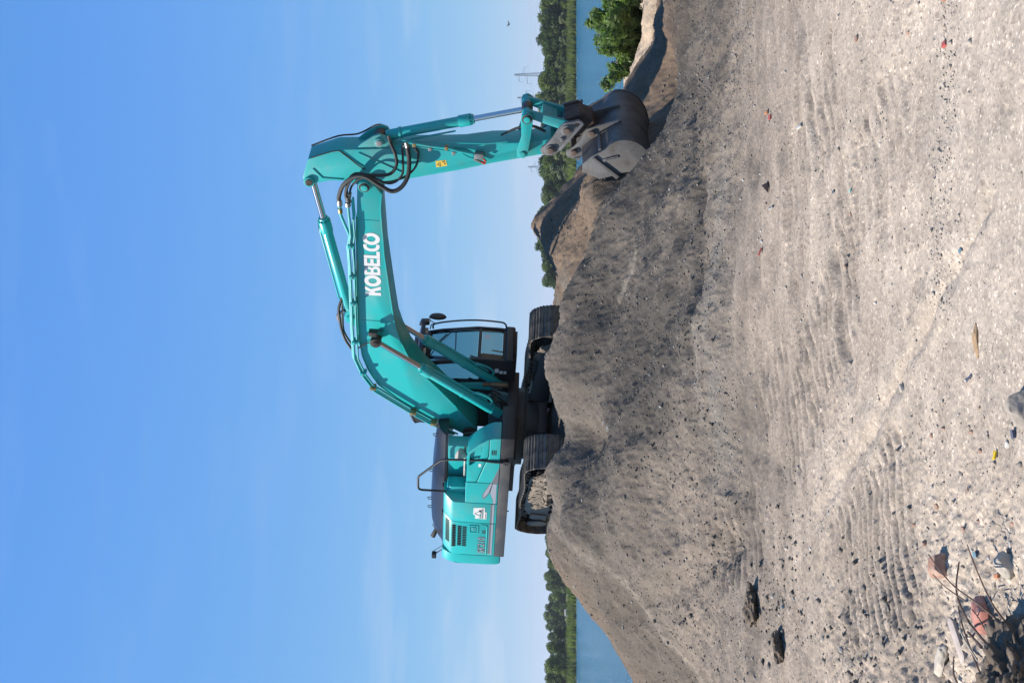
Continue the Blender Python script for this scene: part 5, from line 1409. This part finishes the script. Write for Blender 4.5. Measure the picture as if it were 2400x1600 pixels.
shoe = MB()
SWD = 0.30
shoe.box(-0.092, 0.092, -SWD, SWD, 0.0, 0.012)
for gx, gh in ((-0.080, 0.026), (-0.014, 0.026), (0.055, 0.026)):
    shoe.prism([(gx, 0.0125), (gx + 0.018, 0.0125), (gx + 0.014, 0.012 + gh), (gx + 0.003, 0.012 + gh)], -SWD, SWD)
shoe.prism([(0.080, 0.0115), (0.100, -0.006), (0.104, 0.000), (0.086, 0.0175)], -SWD, SWD)
shoe_me = shoe.mesh('track_shoe', 30)
shoe_me.materials.append(M['track'])
link = MB()
for y in (-0.09, 0.06):
    link.prism([(-0.095, -0.012), (-0.11, -0.05), (-0.08, -0.085), (0.08, -0.085), (0.11, -0.05), (0.095, -0.012)], y, y + 0.03)
link.ycyl(0.095, -0.05, -0.10, 0.10, 0.02, 10)
link_me = link.mesh('chain_link', 30)
link_me.materials.append(M['chain'])

RT, ZC, XH = 0.395, 0.445, 1.83
def track_path(n):
    """closed path of the shoe plates: bottom run, idler wrap, slightly sagging top run, sprocket wrap"""
    P = []
    L1 = 2 * XH
    arc = math.pi * RT
    tot = 2 * L1 + 2 * arc
    for i in range(n):
        s = tot * i / n
        if s < L1:
            P.append((XH - s, ZC - RT, math.pi))
        elif s < L1 + arc:
            t = (s - L1) / RT
            P.append((-XH - RT * math.sin(t), ZC - RT * math.cos(t), math.pi - t))
        elif s < 2 * L1 + arc:
            u_ = s - L1 - arc
            sag = 0.035 * math.sin(math.pi * 2 * u_ / L1) ** 2
            P.append((-XH + u_, ZC + RT - sag, 0.0))
        else:
            t = (s - 2 * L1 - arc) / RT
            P.append((XH + RT * math.sin(t), ZC + RT * math.cos(t), -t))
    return P
for sy, lab in ((-1, 'near left track with dried mud on its side'), (1, 'far right track')):
    TR = MB()
    y = 1.195 * sy
    # track side frame
    TR.prism([(-1.45, 0.26), (1.42, 0.26), (1.50, 0.36), (1.46, 0.60), (1.05, 0.735), (-0.95, 0.745), (-1.40, 0.62)], y - 0.15, y + 0.15)
    tr = TR.build('track', M['black'], EX, 0.015)
    tr.rotation_euler = (0, 0, R(-25.49))
    tag(tr, lab)
    n = 52
    for (px, pz, a_) in track_path(n):
        o = obj_from('track_shoe', shoe_me, None, tr, (px, y, pz), (0, -a_, 0))
        o = obj_from('chain_link', link_me, None, tr, (px, y, pz), (0, -a_, 0))
    # idler (near end) and sprocket (far end)
    idl = MB().ycyl(XH, ZC, y - 0.06, y + 0.06, RT - 0.10, 36)
    idl.ycyl(XH, ZC, y - 0.10, y + 0.10, 0.16, 24)
    idl.build('idler', M['chain'], tr, 0.01)
    teeth = []
    for k in range(42):
        t = 2 * math.pi * k / 42
        r_ = RT - 0.045 if k % 2 else RT - 0.095
        teeth.append((-XH + r_ * math.cos(t), ZC + r_ * math.sin(t)))
    MB().prism(teeth, y - 0.03, y + 0.03).build('sprocket', M['skirt'], tr, 0.004)
    MB().ycyl(-XH, ZC, y - 0.20, y + 0.16, 0.21, 28).build('final_drive', M['black'], tr, 0.02)
    MB().prism([(-1.62, 0.28), (-1.30, 0.28), (-1.22, 0.60), (-1.50, 0.62), (-1.66, 0.50)], y + sy * 0.15 - 0.02, y + sy * 0.15 + 0.03).build('motor_guard', M['skirt'], tr, 0.01)
    for k in range(8):
        x = -1.30 + 2.60 * k / 7
        ro = MB().ycyl(x, 0.20, y - 0.14, y + 0.14, 0.085, 20)
        ro.build('bottom_roller', M['chain'], tr, 0.01)
    for x in (-0.72, 0.62):
        MB().ycyl(x, 0.72, y - 0.13, y + 0.16 * sy if sy > 0 else y + 0.13, 0.065, 18).build('carrier_roller', M['skirt'], tr, 0.008)
        MB().box(x - 0.05, x + 0.05, y - 0.08, y + 0.08, 0.60, 0.70).build('roller_bracket', M['black'], tr, 0.008)
    # dried mud caked on the outer ledge
    mv = MB()
    nu, nv = 170, 30
    rs = np.random.default_rng(30 + sy)
    gu, gv = np.meshgrid(np.linspace(-0.75, 1.62, nu), np.linspace(0, math.pi, nv), indexing='ij')
    nn = fbm(gu * 3.0, gv * 1.1, 90 + sy, 4)
    nn2 = fbm(gu * 9.0, gv * 3.1, 95 + sy, 3)
    nn2 = nn2 + 0.7 * fbm(gu * 26.0, gv * 8.0, 99 + sy, 3)
    rad = (0.14 + 0.13 * nn + 0.075 * nn2) * (0.6 + 0.4 * np.sin((gu + 0.75) / 2.37 * math.pi) ** 0.5) * sst(-0.75, -0.5, gu) * sst(1.62, 1.40, gu)
    rad = np.clip(rad, 0.01, 1)
    for i in range(nu):
        for j in range(nv):
            mv.v.append((gu[i, j] + 0.03 * nn2[i, j], y - 0.17 - 0.62 * rad[i, j] * math.sin(gv[i, j]) * 0.9, 0.46 - 1.25 * rad[i, j] * math.cos(gv[i, j]) + 0.06 * nn[i, j]))
    for i in range(nu - 1):
        for j in range(nv - 1):
            mv.f.append((i * nv + j, (i + 1) * nv + j, (i + 1) * nv + j + 1, i * nv + j + 1))
    mo = mv.build('dried_mud', M['mud'], tr, 0, 60)
    tag(mo, kind='stuff')

# ---------------------------------------------------------------- loose gravel, stones and litter
NS = 42000
ang = np.radians(rng.uniform(-20, 20, NS))
dist = 3.5 * np.exp(rng.random(NS) * math.log(24 / 3.5))
sx_, sy_ = dist * np.sin(ang), dist * np.cos(ang)
band = np.exp(-((sy_ - 4.98 - 0.04 * np.sin(sx_ * 3)) / 0.09) ** 2) * (sx_ > 0.2)
crowd = 0.35 + vnoise(sx_ * 1.1, sy_ * 1.1, 201) + 0.5 + 0.9 * vnoise(sx_ * 4, sy_ * 4, 202) + (sx_ < -0.5) * (sy_ < 6.5) * 0.5
keep = rng.random(NS) < 0.36 * np.clip(crowd - 0.35, 0.02, 1) * np.where(sy_ > 10, 0.7, 1) * (1 - 0.85 * sst(5.4, 4.6, sy_) * sst(-0.5, 0.2, sx_))
nh = 16000
ha = np.radians(rng.uniform(-18, 18, nh)); hd = rng.uniform(10.2, 19, nh)
hx_, hy_ = hd * np.sin(ha), hd * np.cos(ha)
# an extra windrow of small stones
nb = 500
bx = rng.uniform(0.1, 1.75, nb); byy = 4.98 + rng.normal(size=nb) * 0.09 + 0.03 * np.sin(bx * 4)
gx_ = np.concatenate([sx_[keep], hx_, bx]); gy_ = np.concatenate([sy_[keep], hy_, byy])
gz_, _ = height(gx_, gy_)
ng = len(gx_)
gd = np.hypot(gx_, gy_)
size = np.exp(rng.normal(size=ng) * 0.45) * np.maximum(0.0036, 0.00066 * gd)
size[-nb - nh:-nb] = 0.0075 * np.exp(rng.normal(size=nh) * 0.35)
size[-nb:] = 0.0052 * np.exp(rng.normal(size=nb) * 0.4)
size = np.clip(size, 0.003, 0.028)
LN = [(-1.3, 14.8, -0.75, 11.6), (-0.6, 13.4, 0.9, 11.1), (0.5, 15.0, 0.1, 12.6), (-2.9, 12.9, -1.75, 10.2), (3.0, 13.2, 1.8, 12.2), (0.4, 11.2, 2.6, 12.3), (-1.2, 10.9, 0.6, 11.3), (-2.4, 9.5, -1.5, 8.2), (-2.0, 7.0, -1.2, 5.4), (1.6, 18.0, 2.3, 20.5)]
ncl = 2600
li = rng.integers(0, len(LN), ncl)
la = np.array(LN)[li]
tt = rng.random(ncl)
cgx = la[:, 0] + (la[:, 2] - la[:, 0]) * tt + rng.normal(size=ncl) * 0.26
cgy = la[:, 1] + (la[:, 3] - la[:, 1]) * tt + rng.normal(size=ncl) * 0.34
cgz, _ = height(cgx, cgy)
gx_ = np.concatenate([gx_, cgx]); gy_ = np.concatenate([gy_, cgy]); gz_ = np.concatenate([gz_, cgz])
ng = len(gx_)
size = np.concatenate([size, np.clip(0.0085 * np.exp(rng.normal(size=ncl) * 0.5), 0.004, 0.028)])
octv = np.array([[1, 0, 0], [-1, 0, 0], [0, 1, 0], [0, -1, 0], [0, 0, 1], [0, 0, -1]], float)
octf = np.array([[0, 2, 4], [2, 1, 4], [1, 3, 4], [3, 0, 4], [2, 0, 5], [1, 2, 5], [3, 1, 5], [0, 3, 5]])
ov = octv[None] * rng.uniform(0.55, 1.35, (ng, 6, 1)) + rng.normal(size=(ng, 6, 3)) * 0.22
ra = rng.uniform(0, 6.28, ng)
cr, sr = np.cos(ra), np.sin(ra)
ov = np.stack([ov[..., 0] * cr[:, None] - ov[..., 1] * sr[:, None], ov[..., 0] * sr[:, None] + ov[..., 1] * cr[:, None], ov[..., 2] * 0.72], -1)
gv = ov * size[:, None, None] + np.stack([gx_, gy_, gz_ + size * 0.25], -1)[:, None]
gf = (octf[None] + 6 * np.arange(ng)[:, None, None]).reshape(-1, 3)
gme = mesh_np('gravel', gv.reshape(-1, 3), gf)
tone = np.array([[0.40, 0.36, 0.31], [0.34, 0.30, 0.26], [0.26, 0.23, 0.20], [0.62, 0.60, 0.57], [0.36, 0.25, 0.17], [0.20, 0.18, 0.17], [0.45, 0.40, 0.33]])
pick = rng.choice(7, ng, p=[0.30, 0.25, 0.11, 0.11, 0.08, 0.03, 0.12])
gc = tone[pick] * rng.uniform(0.8, 1.2, (ng, 1))
gc[-ncl - nb:-ncl] = np.array([0.50, 0.44, 0.37]) * rng.uniform(0.7, 1.2, (nb, 1))
gc[-ncl:] = np.array([0.16, 0.14, 0.118]) * rng.uniform(0.7, 1.5, (ncl, 1))
hmask = heap_mask(gx_, gy_)
gc = gc * (0.66 - 0.26 * hmask[:, None])
ga = gme.color_attributes.new('soil', 'FLOAT_COLOR', 'POINT')
ga.data.foreach_set('color', np.concatenate([np.repeat(gc, 6, 0), np.ones((ng * 6, 1))], 1).astype(np.float32).ravel())
def stone_attr_mat():
    m, nt, b = nodes_of('gravel_stone')
    b.inputs['Roughness'].default_value = 0.85
    a = nt.nodes.new('ShaderNodeVertexColor')
    a.layer_name = 'soil'
    nt.links.new(a.outputs['Color'], b.inputs['Base Color'])
    return m
tag(obj_from('gravel', gme, stone_attr_mat()), 'loose small gravel strewn over the ground and the heap', 'gravel', kind='stuff')

M['sandst'] = surf('pale_sandstone', (0.50, 0.44, 0.36), 0.9, dirt=(0.30, 0.25, 0.20), amount=0.5, scale=25, bmp=0.2)
M['greyst'] = surf('grey_stone', (0.30, 0.26, 0.22), 0.9, dirt=(0.46, 0.39, 0.31), amount=0.7, scale=14, bmp=0.3)
M['brick'] = surf('broken_brick', (0.36, 0.20, 0.14), 0.9, dirt=(0.46, 0.38, 0.31), amount=0.75, scale=20, edge=(0.4, 0.7), bmp=0.3)
M['redbrick'] = surf('red_brick', (0.42, 0.17, 0.13), 0.9, dirt=(0.46, 0.35, 0.30), amount=0.7, scale=22, bmp=0.3)
M['soil'] = surf('dark_soil', (0.115, 0.085, 0.06), 0.95, dirt=(0.26, 0.21, 0.16), amount=0.6, scale=12, bmp=0.5)
M['twig'] = surf('twig_bark', (0.12, 0.07, 0.05), 0.8, dirt=(0.26, 0.20, 0.16), amount=0.5, scale=30)
M['shard'] = surf('glazed_shard', (0.60, 0.57, 0.52), 0.6, dirt=(0.34, 0.29, 0.24), amount=0.8, scale=25)
M['tile'] = surf('dusty_tile', (0.50, 0.42, 0.37), 0.8, dirt=(0.36, 0.30, 0.25), amount=0.8, scale=18, bmp=0.2)
M['bluep'] = surf('blue_plastic', (0.07, 0.12, 0.26), 0.5)
M['slate'] = surf('slate_chip', (0.10, 0.11, 0.16), 0.6)
M['yelp'] = surf('yellow_plastic', (0.72, 0.50, 0.02), 0.5)
M['redp'] = surf('red_litter', (0.45, 0.08, 0.07), 0.6, dirt=DUST, amount=0.6, scale=40)
M['orap'] = surf('orange_chip', (0.60, 0.25, 0.12), 0.7)
M['cyanp'] = surf('blue_litter', (0.16, 0.30, 0.38), 0.6, dirt=DUST, amount=0.6, scale=40)
M['grnp'] = surf('green_glass', (0.35, 0.62, 0.48), 0.3)
M['ochre'] = surf('ochre_clod', (0.42, 0.28, 0.16), 0.95, dirt=(0.30, 0.2, 0.12), amount=0.5, scale=20, bmp=0.4)

def stone(name, x, y, sx, sy, sz, mat, label, cat, seed, rz=0.0, sink=0.35, tilt=(0, 0), group=None, rough=0.3):
    o = obj_from(name, rock_mesh(name, sx, sy, sz, seed, 5 if rough > 0.5 else 4, rough), M[mat], None, (x, y, hz(x, y) + sz * (1 - 2 * sink)), (tilt[0], tilt[1], rz))
    tag(o, label, cat, group)
    return o
def chip(name, x, y, poly, th, mat, label, cat, rz=0.0, tilt=(0.0, 0.0), lift=0.0):
    o = MB().prism_z(poly, -th / 2, th / 2).build(name, M[mat], None, th * 0.2)
    o.location = (x, y, hz(x, y) + th * 0.6 + lift)
    o.rotation_euler = (tilt[0], tilt[1], rz)
    tag(o, label, cat)
    return o
# half brick with a broken corner
bb = MB().loft([[(-0.045, -0.035, 0), (0.048, -0.04, 0), (0.05, 0.04, 0), (-0.04, 0.045, 0)], [(-0.05, -0.04, 0.045), (0.046, -0.045, 0.05), (0.044, 0.036, 0.052), (-0.046, 0.04, 0.05)], [(-0.03, -0.03, 0.075), (0.03, -0.03, 0.078), (0.028, 0.02, 0.08), (-0.03, 0.025, 0.076)]]).build('brick_fragment', M['brick'], None, 0.006)
bb.location = (-0.956, 4.95, hz(-0.956, 4.95) - 0.012); bb.rotation_euler = (R(14), R(10), R(25))
tag(bb, 'brown broken half brick lying alone on the pale gravel', 'brick')
stone('stone', -0.80, 4.24, 0.062, 0.042, 0.040, 'sandst', 'pale wedge-shaped stone in the foreground near the twigs', 'stone', 21, 0.3, 0.25)
rb = MB().loft([[(-0.06, -0.05, 0), (0.06, -0.05, 0), (0.065, 0.055, 0), (-0.055, 0.06, 0)], [(-0.058, -0.05, 0.03), (0.058, -0.048, 0.034), (0.058, 0.05, 0.04), (-0.05, 0.055, 0.032)], [(-0.04, -0.03, 0.05), (0.04, -0.03, 0.052), (0.035, 0.03, 0.055), (-0.03, 0.035, 0.05)]]).build('brick_fragment', M['redbrick'], None, 0.006)
rb.location = (-1.04, 4.47, hz(-1.04, 4.47) - 0.01); rb.rotation_euler = (R(-8), R(12), R(70))
tag(rb, 'red grooved brick fragment behind the thin twigs', 'brick')
chip('tile_shard', -1.19, 4.68, [(-0.022, -0.09), (0.004, -0.10), (0.020, -0.08), (0.022, 0.07), (0.006, 0.095), (-0.018, 0.085)], 0.014, 'tile', 'long narrow pinkish tile shard beside the soil clump', 'shard', R(-50), (0.1, 0.15), 0.006)
stone('stone', -1.36, 5.0, 0.085, 0.05, 0.032, 'sandst', 'long pale flat stone left of the pinkish tile shard', 'stone', 33, R(-35), 0.3)
stone('boulder', -0.235, 4.13, 0.085, 0.07, 0.045, 'greyst', 'big rounded grey stone at the bottom edge of the view', 'stone', 44, 0.2, 0.25)
stone('clod', 0.006, 4.60, 0.075, 0.020, 0.014, 'ochre', 'flat ochre clod of clay pressed into the pale dust', 'clod', 55, R(4), 0.3)
stone('clod', -2.137, 9.45, 0.16, 0.14, 0.09, 'soil', 'large dark soil clod on the left foot of the heap', 'clod', 56, 0.5, 0.3, rough=0.8)
stone('clod', -2.25, 8.6, 0.13, 0.10, 0.06, 'soil', 'smaller dark soil clod below the large one at the left', 'clod', 57, 0.9, 0.3, rough=0.8)
chip('slate_chip', -0.333, 4.20, [(-0.016, -0.009), (0.014, -0.012), (0.022, 0.006), (-0.012, 0.012)], 0.012, 'slate', 'bluish slate chip beside the big grey stone', 'stone', R(30))
chip('yellow_scrap', -0.421, 4.36, [(-0.016, -0.006), (0.014, -0.009), (0.017, 0.008), (-0.004, 0.004), (-0.018, 0.010)], 0.008, 'yelp', 'small bright yellow plastic scrap on the gravel', 'litter', R(10), (0.3, 0.2), 0.005)
stone('stone', -0.372, 4.285, 0.020, 0.014, 0.010, 'shard', 'small white pebble between the yellow scrap and the slate chip', 'stone', 61)
chip('slate_chip', -0.144, 4.652, [(-0.008, -0.016), (0.008, -0.018), (0.010, 0.014), (-0.004, 0.020)], 0.006, 'slate', 'thin grey slate sliver standing in the pale dust', 'stone', R(70), (0.5, 0.2), 0.004)
chip('blue_scrap', -0.833, 4.58, [(-0.012, -0.009), (0.013, -0.007), (0.011, 0.010), (-0.009, 0.008)], 0.006, 'cyanp', 'small light blue shard right of the half brick', 'litter', R(25), (0.4, 0))
chip('orange_chip', -0.871, 4.36, [(-0.008, -0.014), (0.009, -0.012), (0.007, 0.014), (-0.009, 0.010)], 0.010, 'orap', 'small orange brick chip between the twigs and the pale wedge stone', 'brick', R(15), (0.2, 0.3))
chip('red_scrap', 1.262, 4.985, [(-0.018, -0.012), (0.012, -0.016), (0.020, 0.008), (-0.006, 0.016)], 0.014, 'redp', 'bright red scrap in the line of small stones at the right', 'litter', R(40), (0.3, 0.1))
chip('orange_chip', 1.46, 4.995, [(-0.014, -0.008), (0.016, -0.008), (0.012, 0.009), (-0.014, 0.010)], 0.010, 'orap', 'orange chip in the line of small stones, right of the red scrap', 'brick', R(70), (0.2, 0.1))
chip('white_shard', 1.454, 7.90, [(-0.016, -0.030), (0.018, -0.022), (0.012, 0.030), (-0.014, 0.016)], 0.012, 'shard', 'white shard lying on the streaked gravel at the right', 'shard', R(30), (0.5, 0.2), 0.01)
chip('white_shard', 1.017, 8.91, [(-0.030, -0.012), (0.026, -0.016), (0.030, 0.010), (-0.020, 0.014)], 0.014, 'shard', 'white shard standing on edge near the dark triangular plate', 'shard', R(80), (0.8, 0.0), 0.015)
chip('metal_scrap', 1.195, 9.06, [(-0.05, -0.03), (0.05, -0.022), (0.028, 0.04)], 0.012, 'rust', 'dark triangular scrap plate stuck in the gravel', 'scrap', R(20), (0.9, 0.2), 0.02)
chip('red_scrap', 0.708, 9.19, [(-0.016, -0.035), (0.012, -0.030), (0.018, 0.0), (0.010, 0.036), (-0.012, 0.030)], 0.014, 'redp', 'crumpled red scrap at the foot of the heap', 'litter', R(85), (0.4, 0.1), 0.01)
chip('red_scrap', 1.734, 9.0, [(-0.022, -0.014), (0.020, -0.016), (0.018, 0.014), (-0.016, 0.012)], 0.012, 'redp', 'small red scrap with an orange chip behind it at the right', 'litter', R(10), (0.4, 0.1), 0.006)
chip('orange_chip', 1.808, 9.2, [(-0.026, -0.014), (0.026, -0.018), (0.022, 0.016), (-0.02, 0.018)], 0.016, 'orap', 'orange brick chip behind the small red scrap at the right', 'brick', R(75), (0.3, 0.1), 0.006)
chip('blue_scrap', 0.372, 4.77, [(-0.012, -0.008), (0.020, -0.008), (0.010, 0.006), (0.016, 0.012), (-0.016, 0.010)], 0.006, 'cyanp', 'blue plastic scrap below the line of small stones', 'litter', R(60), (0.3, 0.2), 0.004)
chip('glass_shard', 0.849, 6.575, [(-0.012, -0.008), (0.012, -0.009), (0.009, 0.010), (-0.010, 0.008)], 0.008, 'grnp', 'pale green glass shard on the gravel', 'shard', R(20), (0.3, 0.2))
chip('blue_scrap', 0.902, 7.02, [(-0.014, -0.010), (0.012, -0.010), (0.012, 0.012), (-0.010, 0.012)], 0.008, 'slate', 'bluish chip behind the pale green glass shard', 'stone', R(50), (0.4, 0.2))
# white lumps half way up the heap
for (x, y, s, sd) in ((-1.05, 13.95, 0.045, 71), (-1.0, 14.1, 0.03, 72)):
    stone('concrete_lump', x, y, s, s * 0.7, s * 0.6, 'concrete', 'small pale concrete lump half way up the heap below the machine', 'rubble', sd, group='pale lumps on the heap')
# scattered larger pebbles that show singly
pm = [rock_mesh('pebble', 1, 0.8, 0.62, 300 + k, 2, 0.3) for k in range(4)]
pmat = ['sandst', 'greyst', 'concrete', 'brick']
for k in range(70):
    if k < 45:
        x, y = random.uniform(-1.3, -0.2), random.uniform(4.1, 5.4)
    else:
        x, y = random.uniform(-2.2, 2.0), random.uniform(5.0, 9.0)
    s = random.uniform(0.010, 0.018) * (1 if k < 45 else 1.5)
    mk = random.choice([0, 0, 1, 1, 2, 3])
    o = bpy.data.objects.new('pebble', pm[k % 4].copy())
    o.data.materials.append(M[pmat[mk]])
    COL.objects.link(o)
    o.location = (x, y, hz(x, y) + s * 0.25)
    o.scale = (s, s, s)
    o.rotation_euler = (random.uniform(-.3, .3), random.uniform(-.3, .3), random.uniform(0, 6.28))
    tag(o, ('loose pebble among the gravel near the brick and the twigs' if k < 45 else 'loose pebble on the open gravel further out'), 'pebble', 'loose pebbles near the brick' if k < 45 else 'loose pebbles on the open gravel')

# soil clump with twigs in the corner
cl = empty('soil_clump', (-1.21, 4.0, hz(-1.21, 4.0)))
tag(cl, 'dark lump of rooty soil in the bottom left foreground', 'soil clump')
bm = bmesh.new()
bmesh.ops.create_icosphere(bm, subdivisions=6, radius=1)
for v in bm.verts:
    p = Vector(v.co)
    t = 0.55 * mnoise.fractal(p * 1.6 + Vector((3, 1, 7)), 0.9, 2.0, 3) + 0.30 * mnoise.turbulence(p * 5.0, 4, False) + 0.20 * mnoise.fractal(p * 17.0, 0.7, 2.0, 4)
    q = p * (1 + 0.55 * t)
    v.co = (q.x * 0.235, q.y * 0.235, q.z * 0.125 + 0.02)
for f in bm.faces:
    f.smooth = True
sme = bpy.data.meshes.new('soil')
bm.to_mesh(sme)
bm.free()
obj_from('soil', sme, M['soil'], cl)
for k in range(16):
    a, d = random.uniform(0, 6.28), random.uniform(0.05, 0.27)
    o = obj_from('clod', rock_mesh('clod', 0.042, 0.036, 0.03, 400 + k, 4, 0.8), M['soil' if k % 3 else 'greyst'], cl, (math.cos(a) * d, math.sin(a) * d, max(0.0, 0.15 - 0.5 * d)))
    o.rotation_euler = (a, d * 9, a * 2)
def twig(pts, r0, r1, label, mat='twig'):
    n = len(pts)
    w_ = MB()
    P = [Vector(p) for p in pts]
    Q = []
    for i in range(n - 1):
        for k in range(4):
            t = k / 4
            a_, b_, c_, d_ = P[max(i - 1, 0)], P[i], P[i + 1], P[min(i + 2, n - 1)]
            Q.append(0.5 * ((2 * b_) + (c_ - a_) * t + (2 * a_ - 5 * b_ + 4 * c_ - d_) * t * t + (3 * b_ - a_ - 3 * c_ + d_) * t ** 3))
    Q.append(P[-1])
    rl = [(r0 + (r1 - r0) * i / (len(Q) - 1)) * random.uniform(0.85, 1.2) for i in range(len(Q))]
    rl = [v_ * 0.72 for v_ in rl]
    w_.tube(Q, rl, 7)
    o = w_.build('twig', M[mat])
    tag(o, label, 'twig')
    return o
g0 = hz(-1.1, 4.25)
twig([(-1.10, 4.22, g0 + 0.10), (-1.02, 4.30, g0 + 0.15), (-0.93, 4.36, g0 + 0.17), (-0.83, 4.42, g0 + 0.14)], 0.007, 0.004, 'long upright brown twig rising right from the soil clump')
twig([(-1.00, 4.12, g0 + 0.08), (-0.93, 4.18, g0 + 0.16), (-0.88, 4.27, g0 + 0.22), (-0.80, 4.40, g0 + 0.26)], 0.006, 0.003, 'forked brown twig leaning over the red brick')
twig([(-0.93, 4.20, g0 + 0.19), (-0.90, 4.30, g0 + 0.23), (-0.87, 4.38, g0 + 0.25)], 0.004, 0.002, 'thin side shoot of the forked twig')
twig([(-1.02, 4.05, g0 + 0.06), (-0.92, 4.06, g0 + 0.14), (-0.80, 4.05, g0 + 0.20), (-0.70, 4.04, g0 + 0.24)], 0.006, 0.003, 'brown twig nearest the bottom edge of the view')
twig([(-1.33, 4.45, g0 + 0.02), (-1.22, 4.52, g0 + 0.05), (-1.12, 4.62, g0 + 0.06), (-1.06, 4.70, g0 + 0.05)], 0.006, 0.004, 'straight twig lying along the pinkish tile shard')
twig([(-1.12, 4.30, g0 + 0.10), (-1.10, 4.44, g0 + 0.10), (-1.14, 4.54, g0 + 0.05), (-1.16, 4.58, g0 + 0.02)], 0.008, 0.005, 'bent dark root curving down from the soil clump')
twig([(-1.14, 4.20, g0 + 0.15), (-1.06, 4.28, g0 + 0.18), (-1.02, 4.36, g0 + 0.15), (-1.06, 4.43, g0 + 0.09)], 0.005, 0.003, 'pale arched rootlet over the soil clump', 'sandst')
twig([(-1.05, 4.16, g0 + 0.12), (-1.00, 4.24, g0 + 0.13), (-0.99, 4.34, g0 + 0.12)], 0.004, 0.003, 'short reddish shoot across the foot of the twigs')
twig([(-1.30, 4.62, g0 + 0.03), (-1.24, 4.72, g0 + 0.05), (-1.18, 4.82, g0 + 0.03)], 0.004, 0.002, 'thin curved twig on the ground left of the tile shard')
twig([(-1.42, 4.72, g0 + 0.02), (-1.36, 4.78, g0 + 0.04), (-1.30, 4.84, g0 + 0.02)], 0.006, 0.004, 'short thick twig beside the long pale stone')

# ---------------------------------------------------------------- air
hzm = bpy.data.materials.new('haze')
hzm.use_nodes = True
hn = hzm.node_tree
for n_ in list(hn.nodes):
    if n_.type == 'BSDF_PRINCIPLED':
        hn.nodes.remove(n_)
pv = hn.nodes.new('ShaderNodeVolumePrincipled')
pv.inputs['Color'].default_value = (0.86, 0.92, 1.0, 1)
pv.inputs['Density'].default_value = 0.00016
pv.inputs['Anisotropy'].default_value = 0.2
hn.links.new(pv.outputs['Volume'], hn.nodes['Material Output'].inputs['Volume'])
tag(MB().box(-2600, 2600, -120, 3400, -6.0, 60.0).build('haze', hzm), 'thin pale haze lying over the whole place', 'haze', kind='stuff')
